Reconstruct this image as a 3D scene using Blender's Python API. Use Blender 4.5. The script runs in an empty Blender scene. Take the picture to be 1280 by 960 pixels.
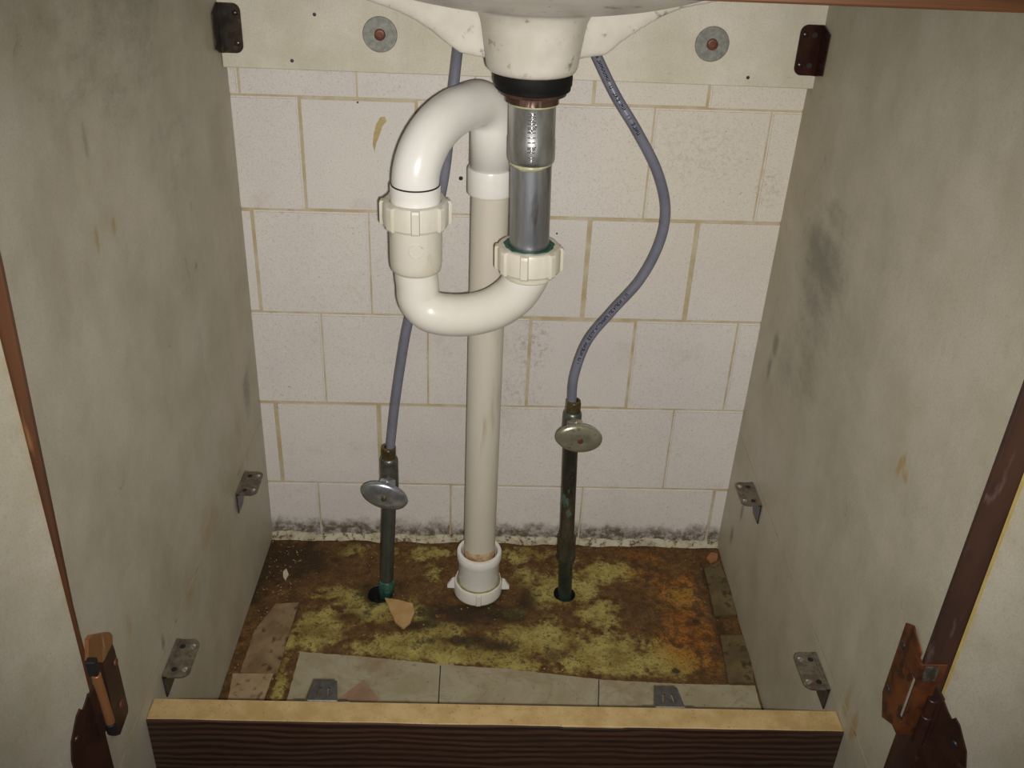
import bpy, bmesh, math, random
from mathutils import Vector, Matrix, noise
random.seed(7)
PI = math.pi
SC = bpy.context.scene
COL = SC.collection

# ---------------------------------------------------------------- camera
CR = Vector((0.99901614, -0.01843399, 0.0403353))
CU = Vector((-0.02558713, 0.50327958, 0.86374473))
CF = Vector((0.03622219, 0.86392699, -0.50231275))
CP = Vector((0.27641827, -1.06069277, 0.86928212))
cam = bpy.data.cameras.new('camera')
cam.sensor_width = 36.0
cam.lens = 36.0 * 1211.7 / 1280.0
cam.clip_start = 0.02
camo = bpy.data.objects.new('camera', cam)
M = Matrix((CR, CU, -CF)).transposed().to_4x4()
M.translation = CP
camo.matrix_world = M
COL.objects.link(camo)
SC.camera = camo

# ---------------------------------------------------------------- light
world = bpy.data.worlds.new('world')
SC.world = world
world.use_nodes = True
world.node_tree.nodes['Background'].inputs[0].default_value = (0.80, 0.88, 1.0, 1)
world.node_tree.nodes['Background'].inputs[1].default_value = 0.10
fl = bpy.data.lights.new('phone_flash', 'SPOT')      # the phone's own flash, beside its lens
fl.energy = 32.0
fl.color = (1.0, 0.955, 0.89)
fl.spot_size = math.radians(84)
fl.spot_blend = 1.0
fl.shadow_soft_size = 0.004
flo = bpy.data.objects.new('phone_flash', fl)
LM = M.copy()
LM.translation = CP + CR * 0.010 - CU * 0.009
flo.matrix_world = LM @ Matrix.Rotation(math.radians(2), 4, 'X')
COL.objects.link(flo)
SC.view_settings.view_transform = 'Standard'
SC.view_settings.look = 'None'
SC.view_settings.gamma = 1
SC.view_settings.exposure = 0.0
SC.view_settings.use_curve_mapping = False

# ---------------------------------------------------------------- helpers
def link(name, me, mat=None, parent=None, smooth=False):
    o = bpy.data.objects.new(name, me)
    COL.objects.link(o)
    if mat:
        me.materials.append(mat)
    if smooth:
        for p in me.polygons:
            p.use_smooth = True
        if smooth != 'all':
            try:
                me.set_sharp_from_angle(angle=math.radians(smooth if smooth is not True else 38))
            except Exception:
                pass
    if parent:
        o.parent = parent
    return o

def build(name, bm, mat, parent=None, smooth=False):
    bmesh.ops.recalc_face_normals(bm, faces=bm.faces)
    me = bpy.data.meshes.new(name)
    bm.to_mesh(me)
    bm.free()
    return link(name, me, mat, parent, smooth)

def struct(o, label=None):
    o['kind'] = 'structure'
    if label:
        o['label'] = label
    return o

def tag(o, label, cat, group=None):
    o['label'] = label
    o['category'] = cat
    if group:
        o['group'] = group
    return o

def thing(name, label, cat, group=None):
    o = bpy.data.objects.new(name, None)
    o.empty_display_size = 0.02
    COL.objects.link(o)
    return tag(o, label, cat, group)

def set_origin(root, loc):
    """move an empty to the thing's base, leaving its children in place"""
    root.location = loc
    for c in root.children:
        c.matrix_parent_inverse = Matrix.Translation(Vector(loc)).inverted()

def box(bm, x0, x1, y0, y1, z0, z1, bev=0.0, seg=2):
    v = [bm.verts.new(p) for p in ((x0,y0,z0),(x1,y0,z0),(x1,y1,z0),(x0,y1,z0),(x0,y0,z1),(x1,y0,z1),(x1,y1,z1),(x0,y1,z1))]
    fs = [bm.faces.new([v[i] for i in f]) for f in ((0,3,2,1),(4,5,6,7),(0,1,5,4),(1,2,6,5),(2,3,7,6),(3,0,4,7))]
    if bev:
        es = list({e for f in fs for e in f.edges})
        bmesh.ops.bevel(bm, geom=es, offset=bev, segments=seg, affect='EDGES', profile=0.5)
    return v

def frame(t, ref=Vector((0, 0, 1))):
    t = t.normalized()
    if abs(t.dot(ref)) > 0.95:
        ref = Vector((0, 1, 0))
    a = ref.cross(t).normalized()
    return a, t.cross(a).normalized()

def tube(bm, pts, rad, seg=32, caps=True, inner=None):
    """swept tube; rad a number or a list; parallel-transported frame"""
    pts = [Vector(p) for p in pts]
    n = len(pts)
    if not hasattr(rad, '__len__'):
        rad = [rad] * n
    ts = []
    for i in range(n):
        a = pts[max(i-1, 0)]; b = pts[min(i+1, n-1)]
        ts.append((b - a).normalized())
    u, v = frame(ts[0])
    rings = []
    for i in range(n):
        if i:
            q = ts[i-1].rotation_difference(ts[i])
            u = q @ u; v = q @ v
        rings.append([bm.verts.new(pts[i] + (u*math.cos(k*2*PI/seg) + v*math.sin(k*2*PI/seg)) * rad[i]) for k in range(seg)])
    for i in range(n-1):
        for k in range(seg):
            bm.faces.new((rings[i][k], rings[i][(k+1)%seg], rings[i+1][(k+1)%seg], rings[i+1][k]))
    if caps:
        bm.faces.new(rings[0][::-1]); bm.faces.new(rings[-1])
    return rings

def lathe(bm, prof, loc, axis=(0,0,1), seg=48, mod=None, closed=True, twist=0.0, sx=1.0, sy=1.0, up=None):
    """profile [(r, h)...] turned about axis through loc. mod(theta, i) scales the radius"""
    ax = Vector(axis).normalized(); loc = Vector(loc)
    if up is not None:
        a = Vector(up); a = (a - ax*a.dot(ax)).normalized(); b = ax.cross(a)
    elif abs(ax.z) > 0.999:
        a = Vector((1,0,0)); b = Vector((0,1,0))
    else:
        a, b = frame(ax)
    rings = []
    for i, (r, h) in enumerate(prof):
        if r < 1e-6:
            rings.append([bm.verts.new(loc + ax*h)])
            continue
        ring = []
        for k in range(seg):
            th = k*2*PI/seg + twist
            rr = r * (mod(th, i) if mod else 1.0)
            ring.append(bm.verts.new(loc + ax*h + a*math.cos(th)*rr*sx + b*math.sin(th)*rr*sy))
        rings.append(ring)
    m = len(rings)
    for i in range(m if closed else m-1):
        A = rings[i]; B = rings[(i+1) % m]
        if len(A) == 1 and len(B) == 1:
            continue
        for k in range(seg):
            if len(A) == 1:
                bm.faces.new((A[0], B[k], B[(k+1)%seg]))
            elif len(B) == 1:
                bm.faces.new((A[k], A[(k+1)%seg], B[0]))
            else:
                bm.faces.new((A[k], A[(k+1)%seg], B[(k+1)%seg], B[k]))

def rod(bm, p0, p1, r, seg=32, r1=None, bev=0.0):
    p0 = Vector(p0); p1 = Vector(p1); L = (p1-p0).length
    r1 = r if r1 is None else r1
    prof = [(0,0),(r-bev,0),(r,bev),(r1,L-bev),(r1-bev,L),(0,L)] if bev else [(0,0),(r,0),(r1,L),(0,L)]
    lathe(bm, prof, p0, p1-p0, seg, closed=False)

def ring_prof(ri, ro, z0, z1, b=0.0012):
    return [(ri+b,z0),(ro-b,z0),(ro,z0+b),(ro,z1-b),(ro-b,z1),(ri+b,z1),(ri,z1-b),(ri,z0+b)]

def prism(bm, poly, off):
    """poly: 3D points, extruded by vector off"""
    off = Vector(off)
    a = [bm.verts.new(Vector(p)) for p in poly]; b = [bm.verts.new(Vector(p)+off) for p in poly]
    n = len(a)
    bm.faces.new(a[::-1]); bm.faces.new(b)
    for i in range(n):
        bm.faces.new((a[i], a[(i+1)%n], b[(i+1)%n], b[i]))

def spline(P, n=10):
    P = [Vector(p) for p in P]
    out = []
    Q = [P[0]*2-P[1]] + P + [P[-1]*2-P[-2]]
    for i in range(1, len(Q)-2):
        for k in range(n):
            t = k/n
            a, b, c, d = Q[i-1], Q[i], Q[i+1], Q[i+2]
            out.append(0.5*((2*b) + (c-a)*t + (2*a-5*b+4*c-d)*t*t + (3*b-a-3*c+d)*t**3))
    out.append(P[-1])
    return out

def lerp_tab(tab, y):
    for (a, va), (b, vb) in zip(tab, tab[1:]):
        if y <= b:
            t = max(0, min(1, (y-a)/(b-a)))
            t = t*t*(3-2*t) if False else t
            return va + (vb-va)*t
    return tab[-1][1]

# ---------------------------------------------------------------- material helpers
class NT:
    def __init__(s, name):
        s.m = bpy.data.materials.new(name); s.m.use_nodes = True
        s.t = s.m.node_tree; s.b = s.t.nodes['Principled BSDF']
        s.co = s.t.nodes.new('ShaderNodeTexCoord').outputs['Object']
    def node(s, k, **kw):
        n = s.t.nodes.new(k)
        for a, v in kw.items(): setattr(n, a, v)
        return n
    def lk(s, a, b): s.t.links.new(a, b)
    def put(s, inp, v):
        if isinstance(v, bpy.types.NodeSocket): s.lk(v, inp)
        elif v is not None:
            if isinstance(v, tuple) and len(v) == 3 and inp.type == 'RGBA': v = (*v, 1)
            inp.default_value = v
    def mapping(s, scale=(1,1,1), rot=(0,0,0), loc=(0,0,0)):
        n = s.node('ShaderNodeMapping'); s.lk(s.co, n.inputs[0])
        n.inputs['Scale'].default_value = scale; n.inputs['Rotation'].default_value = rot; n.inputs['Location'].default_value = loc
        return n.outputs[0]
    def noise(s, scale, detail=4, rough=0.55, vec=None, dist=0.0, col=False):
        n = s.node('ShaderNodeTexNoise'); s.lk(vec or s.co, n.inputs['Vector'])
        n.inputs['Scale'].default_value = scale; n.inputs['Detail'].default_value = detail
        n.inputs['Roughness'].default_value = rough; n.inputs['Distortion'].default_value = dist
        return n.outputs[1 if col else 0]
    def voro(s, scale, vec=None, feat='F1'):
        n = s.node('ShaderNodeTexVoronoi', feature=feat); s.lk(vec or s.co, n.inputs['Vector']); n.inputs['Scale'].default_value = scale
        return n.outputs[0]
    def ramp(s, v, a, b, lo=0.0, hi=1.0, smooth=True):
        n = s.node('ShaderNodeMapRange', interpolation_type='SMOOTHSTEP' if smooth else 'LINEAR')
        s.lk(v, n.inputs[0])
        for i, x in ((1,a),(2,b),(3,lo),(4,hi)): n.inputs[i].default_value = x
        return n.outputs[0]
    def math(s, op, a, b=None):
        n = s.node('ShaderNodeMath', operation=op)
        s.put(n.inputs[0], a)
        if b is not None: s.put(n.inputs[1], b)
        return n.outputs[0]
    def mix(s, f, a, b, mode='MIX'):
        n = s.node('ShaderNodeMix', data_type='RGBA', blend_type=mode)
        s.put(n.inputs[0], f); s.put(n.inputs[6], a); s.put(n.inputs[7], b)
        return n.outputs[2]
    def attr(s, name):
        n = s.node('ShaderNodeAttribute', attribute_name=name); return n.outputs['Fac']
    def xyz(s, i, vec=None):
        n = s.node('ShaderNodeSeparateXYZ'); s.lk(vec or s.co, n.inputs[0]); return n.outputs[i]
    def bump(s, h, strength=0.3, dist=0.002):
        n = s.node('ShaderNodeBump'); s.lk(h, n.inputs['Height']); n.inputs['Strength'].default_value = strength; n.inputs['Distance'].default_value = dist
        s.lk(n.outputs[0], s.b.inputs['Normal'])
    def fin(s, col, rough=0.6, metal=0.0, spec=None, coat=None):
        s.put(s.b.inputs['Base Color'], col); s.put(s.b.inputs['Roughness'], rough); s.put(s.b.inputs['Metallic'], metal)
        if spec is not None: s.put(s.b.inputs['Specular IOR Level'], spec)
        if coat is not None: s.b.inputs['Coat Weight'].default_value = coat; s.b.inputs['Coat Roughness'].default_value = 0.15
        return s.m

def mat_mottle(name, c1, c2, scale=60, rough=0.5, metal=0.0, c3=None, s3=200, th=(0.6,0.7), bump=0.0, spec=None, vec=(1,1,1), coat=None):
    n = NT(name)
    v = n.mapping(vec)
    col = n.mix(n.ramp(n.noise(scale, 5, 0.6, v), 0.35, 0.65), c1, c2)
    if c3:
        col = n.mix(n.ramp(n.noise(s3, 4, 0.6, v), *th), col, c3)
    if bump:
        n.bump(n.noise(scale*6, 4, 0.6, v), bump, 0.001)
    return n.fin(col, rough, metal, spec, coat)

# block wall: painted masonry, speckled, with mould at its foot
def mat_block():
    n = NT('painted_block')
    big = n.ramp(n.noise(5, 3, 0.5), 0.3, 0.7)
    x = n.xyz(0); z = n.xyz(2)
    col = n.mix(big, (0.635,0.60,0.58), (0.70,0.665,0.63))
    warm = n.math('MULTIPLY', n.ramp(n.math('ADD', x, n.math('MULTIPLY', n.noise(9, 2), 0.2)), 0.42, 0.62), n.ramp(z, 0.30, 0.55))
    col = n.mix(n.math('MULTIPLY', warm, 0.75), col, (0.67,0.62,0.52))
    col = n.mix(n.math('MULTIPLY', n.ramp(n.noise(18, 4, 0.65), 0.55, 0.75), 0.35), col, (0.50,0.44,0.36))
    fine = n.noise(560, 4, 0.75)
    col = n.mix(n.ramp(fine, 0.48, 0.72), col, n.mix(0.55, col, (0.36,0.32,0.28)))
    pits = n.ramp(n.noise(260, 2, 0.5), 0.68, 0.76)
    col = n.mix(n.math('MULTIPLY', pits, 0.45), col, (0.20,0.17,0.14))
    # grey mildew speckle behind the pipes
    def blob(cx, cz, rx, rz):
        dx = n.math('DIVIDE', n.math('SUBTRACT', x, cx), rx); dz = n.math('DIVIDE', n.math('SUBTRACT', z, cz), rz)
        return n.ramp(n.math('ADD', n.math('MULTIPLY', dx, dx), n.math('MULTIPLY', dz, dz)), 1.0, 0.0)
    mild = n.math('MAXIMUM', blob(0.345, 0.31, 0.03, 0.05), n.math('MULTIPLY', blob(0.33, 0.24, 0.05, 0.04), 0.6))
    mild = n.math('MAXIMUM', mild, n.math('MULTIPLY', blob(0.602, 0.52, 0.02, 0.03), 0.8))
    mild = n.math('MAXIMUM', mild, n.math('MULTIPLY', blob(0.52, 0.56, 0.08, 0.05), 0.4))
    mild = n.math('MULTIPLY', mild, n.ramp(n.noise(170, 4, 0.7), 0.46, 0.66))
    col = n.mix(n.math('MULTIPLY', mild, 0.55), col, (0.25,0.22,0.19))
    # mould band
    nz = n.noise(28, 5, 0.7)
    edge = n.math('SUBTRACT', z, n.math('MULTIPLY', nz, 0.055))
    md = n.ramp(edge, 0.010, -0.012)
    sp = n.ramp(n.noise(85, 6, 0.75), 0.36, 0.58)
    md2 = n.math('MULTIPLY', md, n.math('ADD', n.math('MULTIPLY', sp, 0.6), 0.4))
    col = n.mix(n.math('MULTIPLY', md2, 0.93), col, (0.085,0.065,0.032))
    n.bump(n.math('ADD', n.math('MULTIPLY', fine, 0.5), n.noise(90, 3)), 0.35, 0.0012)
    return n.fin(col, 0.55, 0, 0.35)

def mat_panel(name='white_laminate', tint=(0.51,0.47,0.385)):
    n = NT(name)
    v = n.mapping((1,1,0.35))
    t = tint
    col = n.mix(n.ramp(n.noise(9, 6, 0.68), 0.32, 0.68), tuple(c*1.04 for c in t), tuple(c*k for c, k in zip(t, (0.84,0.84,0.76))))
    col = n.mix(n.math('MULTIPLY', n.ramp(n.noise(34, 6, 0.75, v), 0.50, 0.75), 0.28), col, tuple(c*0.66 for c in t))
    col = n.mix(n.math('MULTIPLY', n.ramp(n.noise(620, 3, 0.7), 0.46, 0.70), 0.38), col, tuple(c*0.55 for c in t))
    m = n.attr('mildew')
    mm = n.ramp(n.math('ADD', m, n.math('MULTIPLY', n.math('SUBTRACT', n.noise(38, 6, 0.75, n.mapping((1,0.5,1))), 0.5), 1.3)), 0.30, 1.15)
    mm = n.math('MULTIPLY', mm, n.ramp(m, 0.0, 0.25))
    col = n.mix(n.math('MULTIPLY', mm, 0.62), col, (0.10,0.10,0.08))
    y = n.attr('yellowing')
    yy = n.math('MULTIPLY', n.ramp(n.math('ADD', y, n.math('MULTIPLY', n.math('SUBTRACT', n.noise(45, 4, 0.65), 0.5), 0.9)), 0.2, 1.0), n.ramp(y, 0.0, 0.2))
    col = n.mix(n.math('MULTIPLY', yy, 0.7), col, (0.36,0.24,0.075))
    # thin scuffs
    sc = n.noise(16, 2, 0.5, n.mapping((1,1.8,1), (0.5,0.2,0.9)), 1.5)
    sc = n.math('MULTIPLY', n.ramp(n.math('ABSOLUTE', n.math('SUBTRACT', sc, 0.5)), 0.006, 0.0), n.ramp(n.noise(9, 2), 0.58, 0.66))
    col = n.mix(n.math('MULTIPLY', sc, 0.4), col, (0.15,0.12,0.07))
    n.bump(n.noise(300, 2), 0.08, 0.0006)
    return n.fin(col, n.ramp(n.noise(12, 3), 0.3, 0.7, 0.42, 0.6), 0, 0.35)

def mat_floor():
    n = NT('mouldy_floor')
    big = n.noise(26, 7, 0.68); mid = n.noise(75, 6, 0.7); fine = n.noise(330, 4, 0.75)
    wob = n.math('ADD', n.math('MULTIPLY', n.math('SUBTRACT', big, 0.5), 1.8), n.math('MULTIPLY', n.math('SUBTRACT', mid, 0.5), 1.5))
    col = n.mix(n.ramp(mid, 0.35, 0.65), (0.085,0.040,0.013), (0.185,0.098,0.031))
    mo = n.math('ADD', n.attr('moss'), wob)
    mcol = n.mix(n.ramp(big, 0.38, 0.62), (0.27,0.205,0.05), (0.47,0.41,0.125))
    mcol = n.mix(n.ramp(n.attr('rust'), 0.1, 0.8), mcol, (0.42,0.24,0.04))
    col = n.mix(n.math('MULTIPLY', n.ramp(mo, 0.32, 0.70), 0.88), col, mcol)
    ru = n.math('ADD', n.attr('rust'), wob)
    col = n.mix(n.math('MULTIPLY', n.ramp(ru, 0.40, 1.20), 0.75), col, n.mix(n.ramp(mid, 0.4, 0.6), (0.17,0.060,0.013), (0.46,0.165,0.020)))
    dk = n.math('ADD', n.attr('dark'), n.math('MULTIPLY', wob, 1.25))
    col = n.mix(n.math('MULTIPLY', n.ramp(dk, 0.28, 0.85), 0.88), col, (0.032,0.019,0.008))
    col = n.mix(n.math('MULTIPLY', n.ramp(n.math('ADD', fine, n.math('MULTIPLY', n.math('SUBTRACT', mid, 0.5), 0.5)), 0.50, 0.66), 0.75), col, (0.05,0.030,0.012))
    col = n.mix(n.math('MULTIPLY', n.ramp(n.noise(260, 3, 0.6), 0.66, 0.74), 0.5), col, (0.42,0.33,0.15))
    n.bump(n.math('ADD', n.math('MULTIPLY', mid, 0.9), fine), 0.6, 0.003)
    return n.fin(col, n.ramp(big, 0.3, 0.7, 0.5, 0.85), 0, 0.3)

def mat_oak(name, c1, c2, rough=0.45, stretch=(1.0,18,18), scale=9):
    n = NT(name)
    v = n.mapping(stretch)
    w = n.noise(scale, 5, 0.6, v, 1.2)
    st = n.node('ShaderNodeTexWave', wave_type='BANDS', bands_direction='Z'); n.lk(n.mapping((0.35,1,1)), st.inputs[0])
    st.inputs['Scale'].default_value = 42; st.inputs['Distortion'].default_value = 5; st.inputs['Detail'].default_value = 3; st.inputs['Detail Scale'].default_value = 0.8
    f = n.math('MULTIPLY', n.math('ADD', w, st.outputs['Fac']), 0.5)
    col = n.mix(n.ramp(f, 0.25, 0.75), c1, c2)
    col = n.mix(n.math('MULTIPLY', n.ramp(n.noise(160, 4, 0.7, n.mapping((0.12,1,1))), 0.45, 0.65), 0.45), col, tuple(c*0.5 for c in c2))
    col = n.mix(n.math('MULTIPLY', n.ramp(n.noise(300, 3, 0.7), 0.70, 0.76), 0.4), col, (0.25,0.17,0.10))
    n.bump(f, 0.25, 0.0008)
    return n.fin(col, rough, 0, 0.4)

MB = mat_block()
MMORT = mat_mottle('yellowed_mortar', (0.44,0.36,0.21), (0.55,0.49,0.38), 30, 0.45, c3=(0.33,0.25,0.13), s3=60, th=(0.6,0.78))
MP = mat_panel()
MFL = mat_floor()
MCORE = mat_mottle('chipboard_edge', (0.36,0.245,0.095), (0.46,0.33,0.15), 40, 0.7, c3=(0.17,0.09,0.035), s3=500, th=(0.60,0.72), bump=0.2)
MOAK = mat_oak('dark_oak_veneer', (0.020,0.011,0.008), (0.062,0.031,0.019))
MBAND = mat_mottle('brown_edge_veneer', (0.034,0.015,0.011), (0.062,0.026,0.015), 25, 0.5, c3=(0.15,0.115,0.10), s3=70, th=(0.56,0.74), vec=(1,1,0.25))
MORB = mat_mottle('orange_wood_edge', (0.115,0.045,0.018), (0.06,0.025,0.012), 20, 0.5, c3=(0.26,0.12,0.05), s3=60, vec=(1,1,0.15))
MORT = mat_mottle('orange_oak_rail', (0.16,0.065,0.015), (0.075,0.028,0.009), 20, 0.45, vec=(0.15,1,6))
MPVC = mat_mottle('white_pvc', (0.74,0.725,0.665), (0.69,0.665,0.59), 14, 0.28, c3=(0.60,0.53,0.38), s3=30, th=(0.64,0.78), spec=0.5, vec=(1,1,0.35))
MPVCB = mat_mottle('bright_white_pvc', (0.80,0.79,0.76), (0.75,0.735,0.69), 20, 0.25, c3=(0.58,0.50,0.36), s3=45, th=(0.72,0.8), spec=0.5)
MPVCN = mat_mottle('cream_pvc', (0.66,0.63,0.55), (0.58,0.54,0.43), 25, 0.38, c3=(0.46,0.38,0.22), s3=40, th=(0.60,0.74), spec=0.45, vec=(1,1,0.4))
MPVCO = mat_mottle('aged_pvc', (0.56,0.52,0.44), (0.62,0.585,0.50), 22, 0.40, c3=(0.42,0.33,0.20), s3=40, th=(0.60,0.80), spec=0.4, vec=(1,1,0.12))
MPORC = mat_mottle('porcelain', (0.60,0.57,0.51), (0.52,0.485,0.42), 22, 0.30, c3=(0.26,0.23,0.17), s3=80, th=(0.59,0.72), spec=0.5)
MRUB = mat_mottle('black_rubber', (0.005,0.005,0.005), (0.010,0.009,0.008), 60, 0.7, spec=0.2)
MBRN = mat_mottle('browned_brass', (0.13,0.075,0.055), (0.07,0.038,0.028), 60, 0.38, 0.6, c3=(0.22,0.16,0.12), s3=80)
MBRASS = mat_mottle('tarnished_brass', (0.22,0.15,0.06), (0.10,0.08,0.045), 120, 0.42, 0.75, c3=(0.12,0.20,0.15), s3=140, th=(0.58,0.7))
MSTEEL = mat_mottle('zinc_steel', (0.36,0.36,0.35), (0.50,0.51,0.50), 70, 0.36, 0.92, c3=(0.25,0.33,0.30), s3=110, th=(0.60,0.75), bump=0.10, vec=(1,1,0.4))
MSTEEL2 = mat_mottle('bluish_steel', (0.32,0.33,0.36), (0.55,0.56,0.60), 60, 0.36, 0.9, c3=(0.22,0.20,0.18), s3=90, th=(0.56,0.72), bump=0.12, vec=(1,1,0.15))
MCHROME = mat_mottle('worn_chrome', (0.48,0.50,0.54), (0.34,0.36,0.40), 130, 0.28, 0.8, c3=(0.30,0.31,0.30), s3=300, th=(0.60,0.75))
MCHROMEY = mat_mottle('tarnished_chrome', (0.40,0.39,0.27), (0.50,0.50,0.44), 60, 0.32, 0.75, c3=(0.26,0.25,0.12), s3=120, th=(0.58,0.72))
MVALVE = mat_mottle('dull_valve_metal', (0.17,0.17,0.145), (0.10,0.105,0.09), 120, 0.36, 0.7, c3=(0.13,0.20,0.15), s3=160, th=(0.56,0.68))
MGLUE = mat_mottle('yellow_residue', (0.46,0.45,0.27), (0.33,0.35,0.22), 150, 0.35)
MGREEN = mat_mottle('green_corrosion', (0.012,0.045,0.032), (0.035,0.12,0.08), 150, 0.6)
MHOSE = mat_mottle('grey_tube', (0.175,0.180,0.225), (0.14,0.145,0.185), 40, 0.38, spec=0.4)
MINK = mat_mottle('dark_ink', (0.010,0.008,0.035), (0.02,0.014,0.05), 100, 0.9, spec=0.05)
MBRK = mat_mottle('spotted_zinc_bracket', (0.30,0.27,0.21), (0.17,0.14,0.12), 120, 0.36, 0.75, c3=(0.25,0.11,0.05), s3=150, th=(0.57,0.68))
MBRKD = mat_mottle('dark_bracket_flange', (0.10,0.095,0.11), (0.06,0.055,0.06), 120, 0.35, 0.8)
MBRKK = mat_mottle('blackened_bracket', (0.040,0.034,0.027), (0.075,0.062,0.050), 120, 0.28, 0.7, c3=(0.14,0.10,0.06), s3=110, th=(0.58,0.68))
MBRKR = mat_mottle('dark_red_brown_bracket', (0.035,0.012,0.010), (0.055,0.020,0.014), 60, 0.2, 0.5)
MWASH = mat_mottle('grey_zinc_washer', (0.19,0.19,0.17), (0.27,0.27,0.24), 200, 0.55, 0.4)
MRUST = mat_mottle('rusty_screw', (0.20,0.075,0.045), (0.12,0.04,0.025), 200, 0.5, 0.4)
MSHINE = mat_mottle('shiny_screw', (0.65,0.65,0.62), (0.5,0.5,0.48), 200, 0.2, 0.9)
MHNG = mat_mottle('dark_brown_hinge', (0.034,0.014,0.010), (0.050,0.019,0.012), 60, 0.45, 0.15, c3=(0.12,0.055,0.03), s3=50, th=(0.62,0.74))
MCOP = mat_mottle('worn_copper_hinge', (0.34,0.16,0.065), (0.25,0.105,0.04), 30, 0.42, 0.3, c3=(0.50,0.35,0.22), s3=60, vec=(1,1,0.2))
MHRU = mat_mottle('rusty_hinge', (0.19,0.062,0.020), (0.11,0.035,0.014), 50, 0.5, 0.35, c3=(0.055,0.022,0.015), s3=60, th=(0.52,0.64))
MBLK = mat_mottle('black_gap', (0.006,0.005,0.005), (0.012,0.01,0.01), 60, 0.6)
MSTONE = mat_mottle('countertop_white', (0.6,0.58,0.53), (0.55,0.53,0.48), 20, 0.4)

def mat_copper(name, gscale, gth):
    n = NT(name)
    v = n.mapping((1,1,0.4))
    col = n.mix(n.ramp(n.noise(60, 5, 0.65, v), 0.35, 0.65), (0.040,0.040,0.030), (0.11,0.09,0.058))
    col = n.mix(n.math('MULTIPLY', n.ramp(n.noise(gscale, 5, 0.7, v), *gth), 0.8), col, (0.07,0.20,0.155))
    zw = n.math('MULTIPLY', n.ramp(n.xyz(2), 0.10, 0.14), n.ramp(n.xyz(2), 0.21, 0.175))
    col = n.mix(n.math('MULTIPLY', zw, n.math('MULTIPLY', n.ramp(n.noise(70, 5, 0.7, n.mapping((1,1,0.5))), 0.56, 0.62), 0.7)), col, (0.16,0.27,0.23))
    zl = n.ramp(n.xyz(2), 0.085, 0.0)
    col = n.mix(n.math('MULTIPLY', n.math('MULTIPLY', zl, n.ramp(n.noise(90, 4, 0.7), 0.35, 0.6)), 0.8), col, (0.02,0.085,0.065))
    return n.fin(col, 0.36, 0.55)
MCU = mat_copper('tarnished_copper', 55, (0.62,0.70))
MCUG = mat_mottle('grey_tarnished_pipe', (0.075,0.085,0.075), (0.115,0.12,0.105), 60, 0.36, 0.6, c3=(0.03,0.10,0.075), s3=45, th=(0.60,0.72), vec=(1,1,0.4))

def paint(o, name, blobs, axes):
    me = o.data
    a = me.attributes.new(name, 'FLOAT', 'POINT')
    vals = []
    i, j = axes
    for v in me.vertices:
        s = 0.0
        for (cx, cy, rx, ry, w, rot) in blobs:
            dx = v.co[i]-cx; dy = v.co[j]-cy
            if rot:
                c, sn = math.cos(rot), math.sin(rot); dx, dy = c*dx+sn*dy, -sn*dx+c*dy
            d = (dx/rx)**2 + (dy/ry)**2
            if d < 6: s = max(s, w*math.exp(-d*0.9)) if w > 0 else s
        vals.append(s)
    a.data.foreach_set('value', vals)

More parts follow.
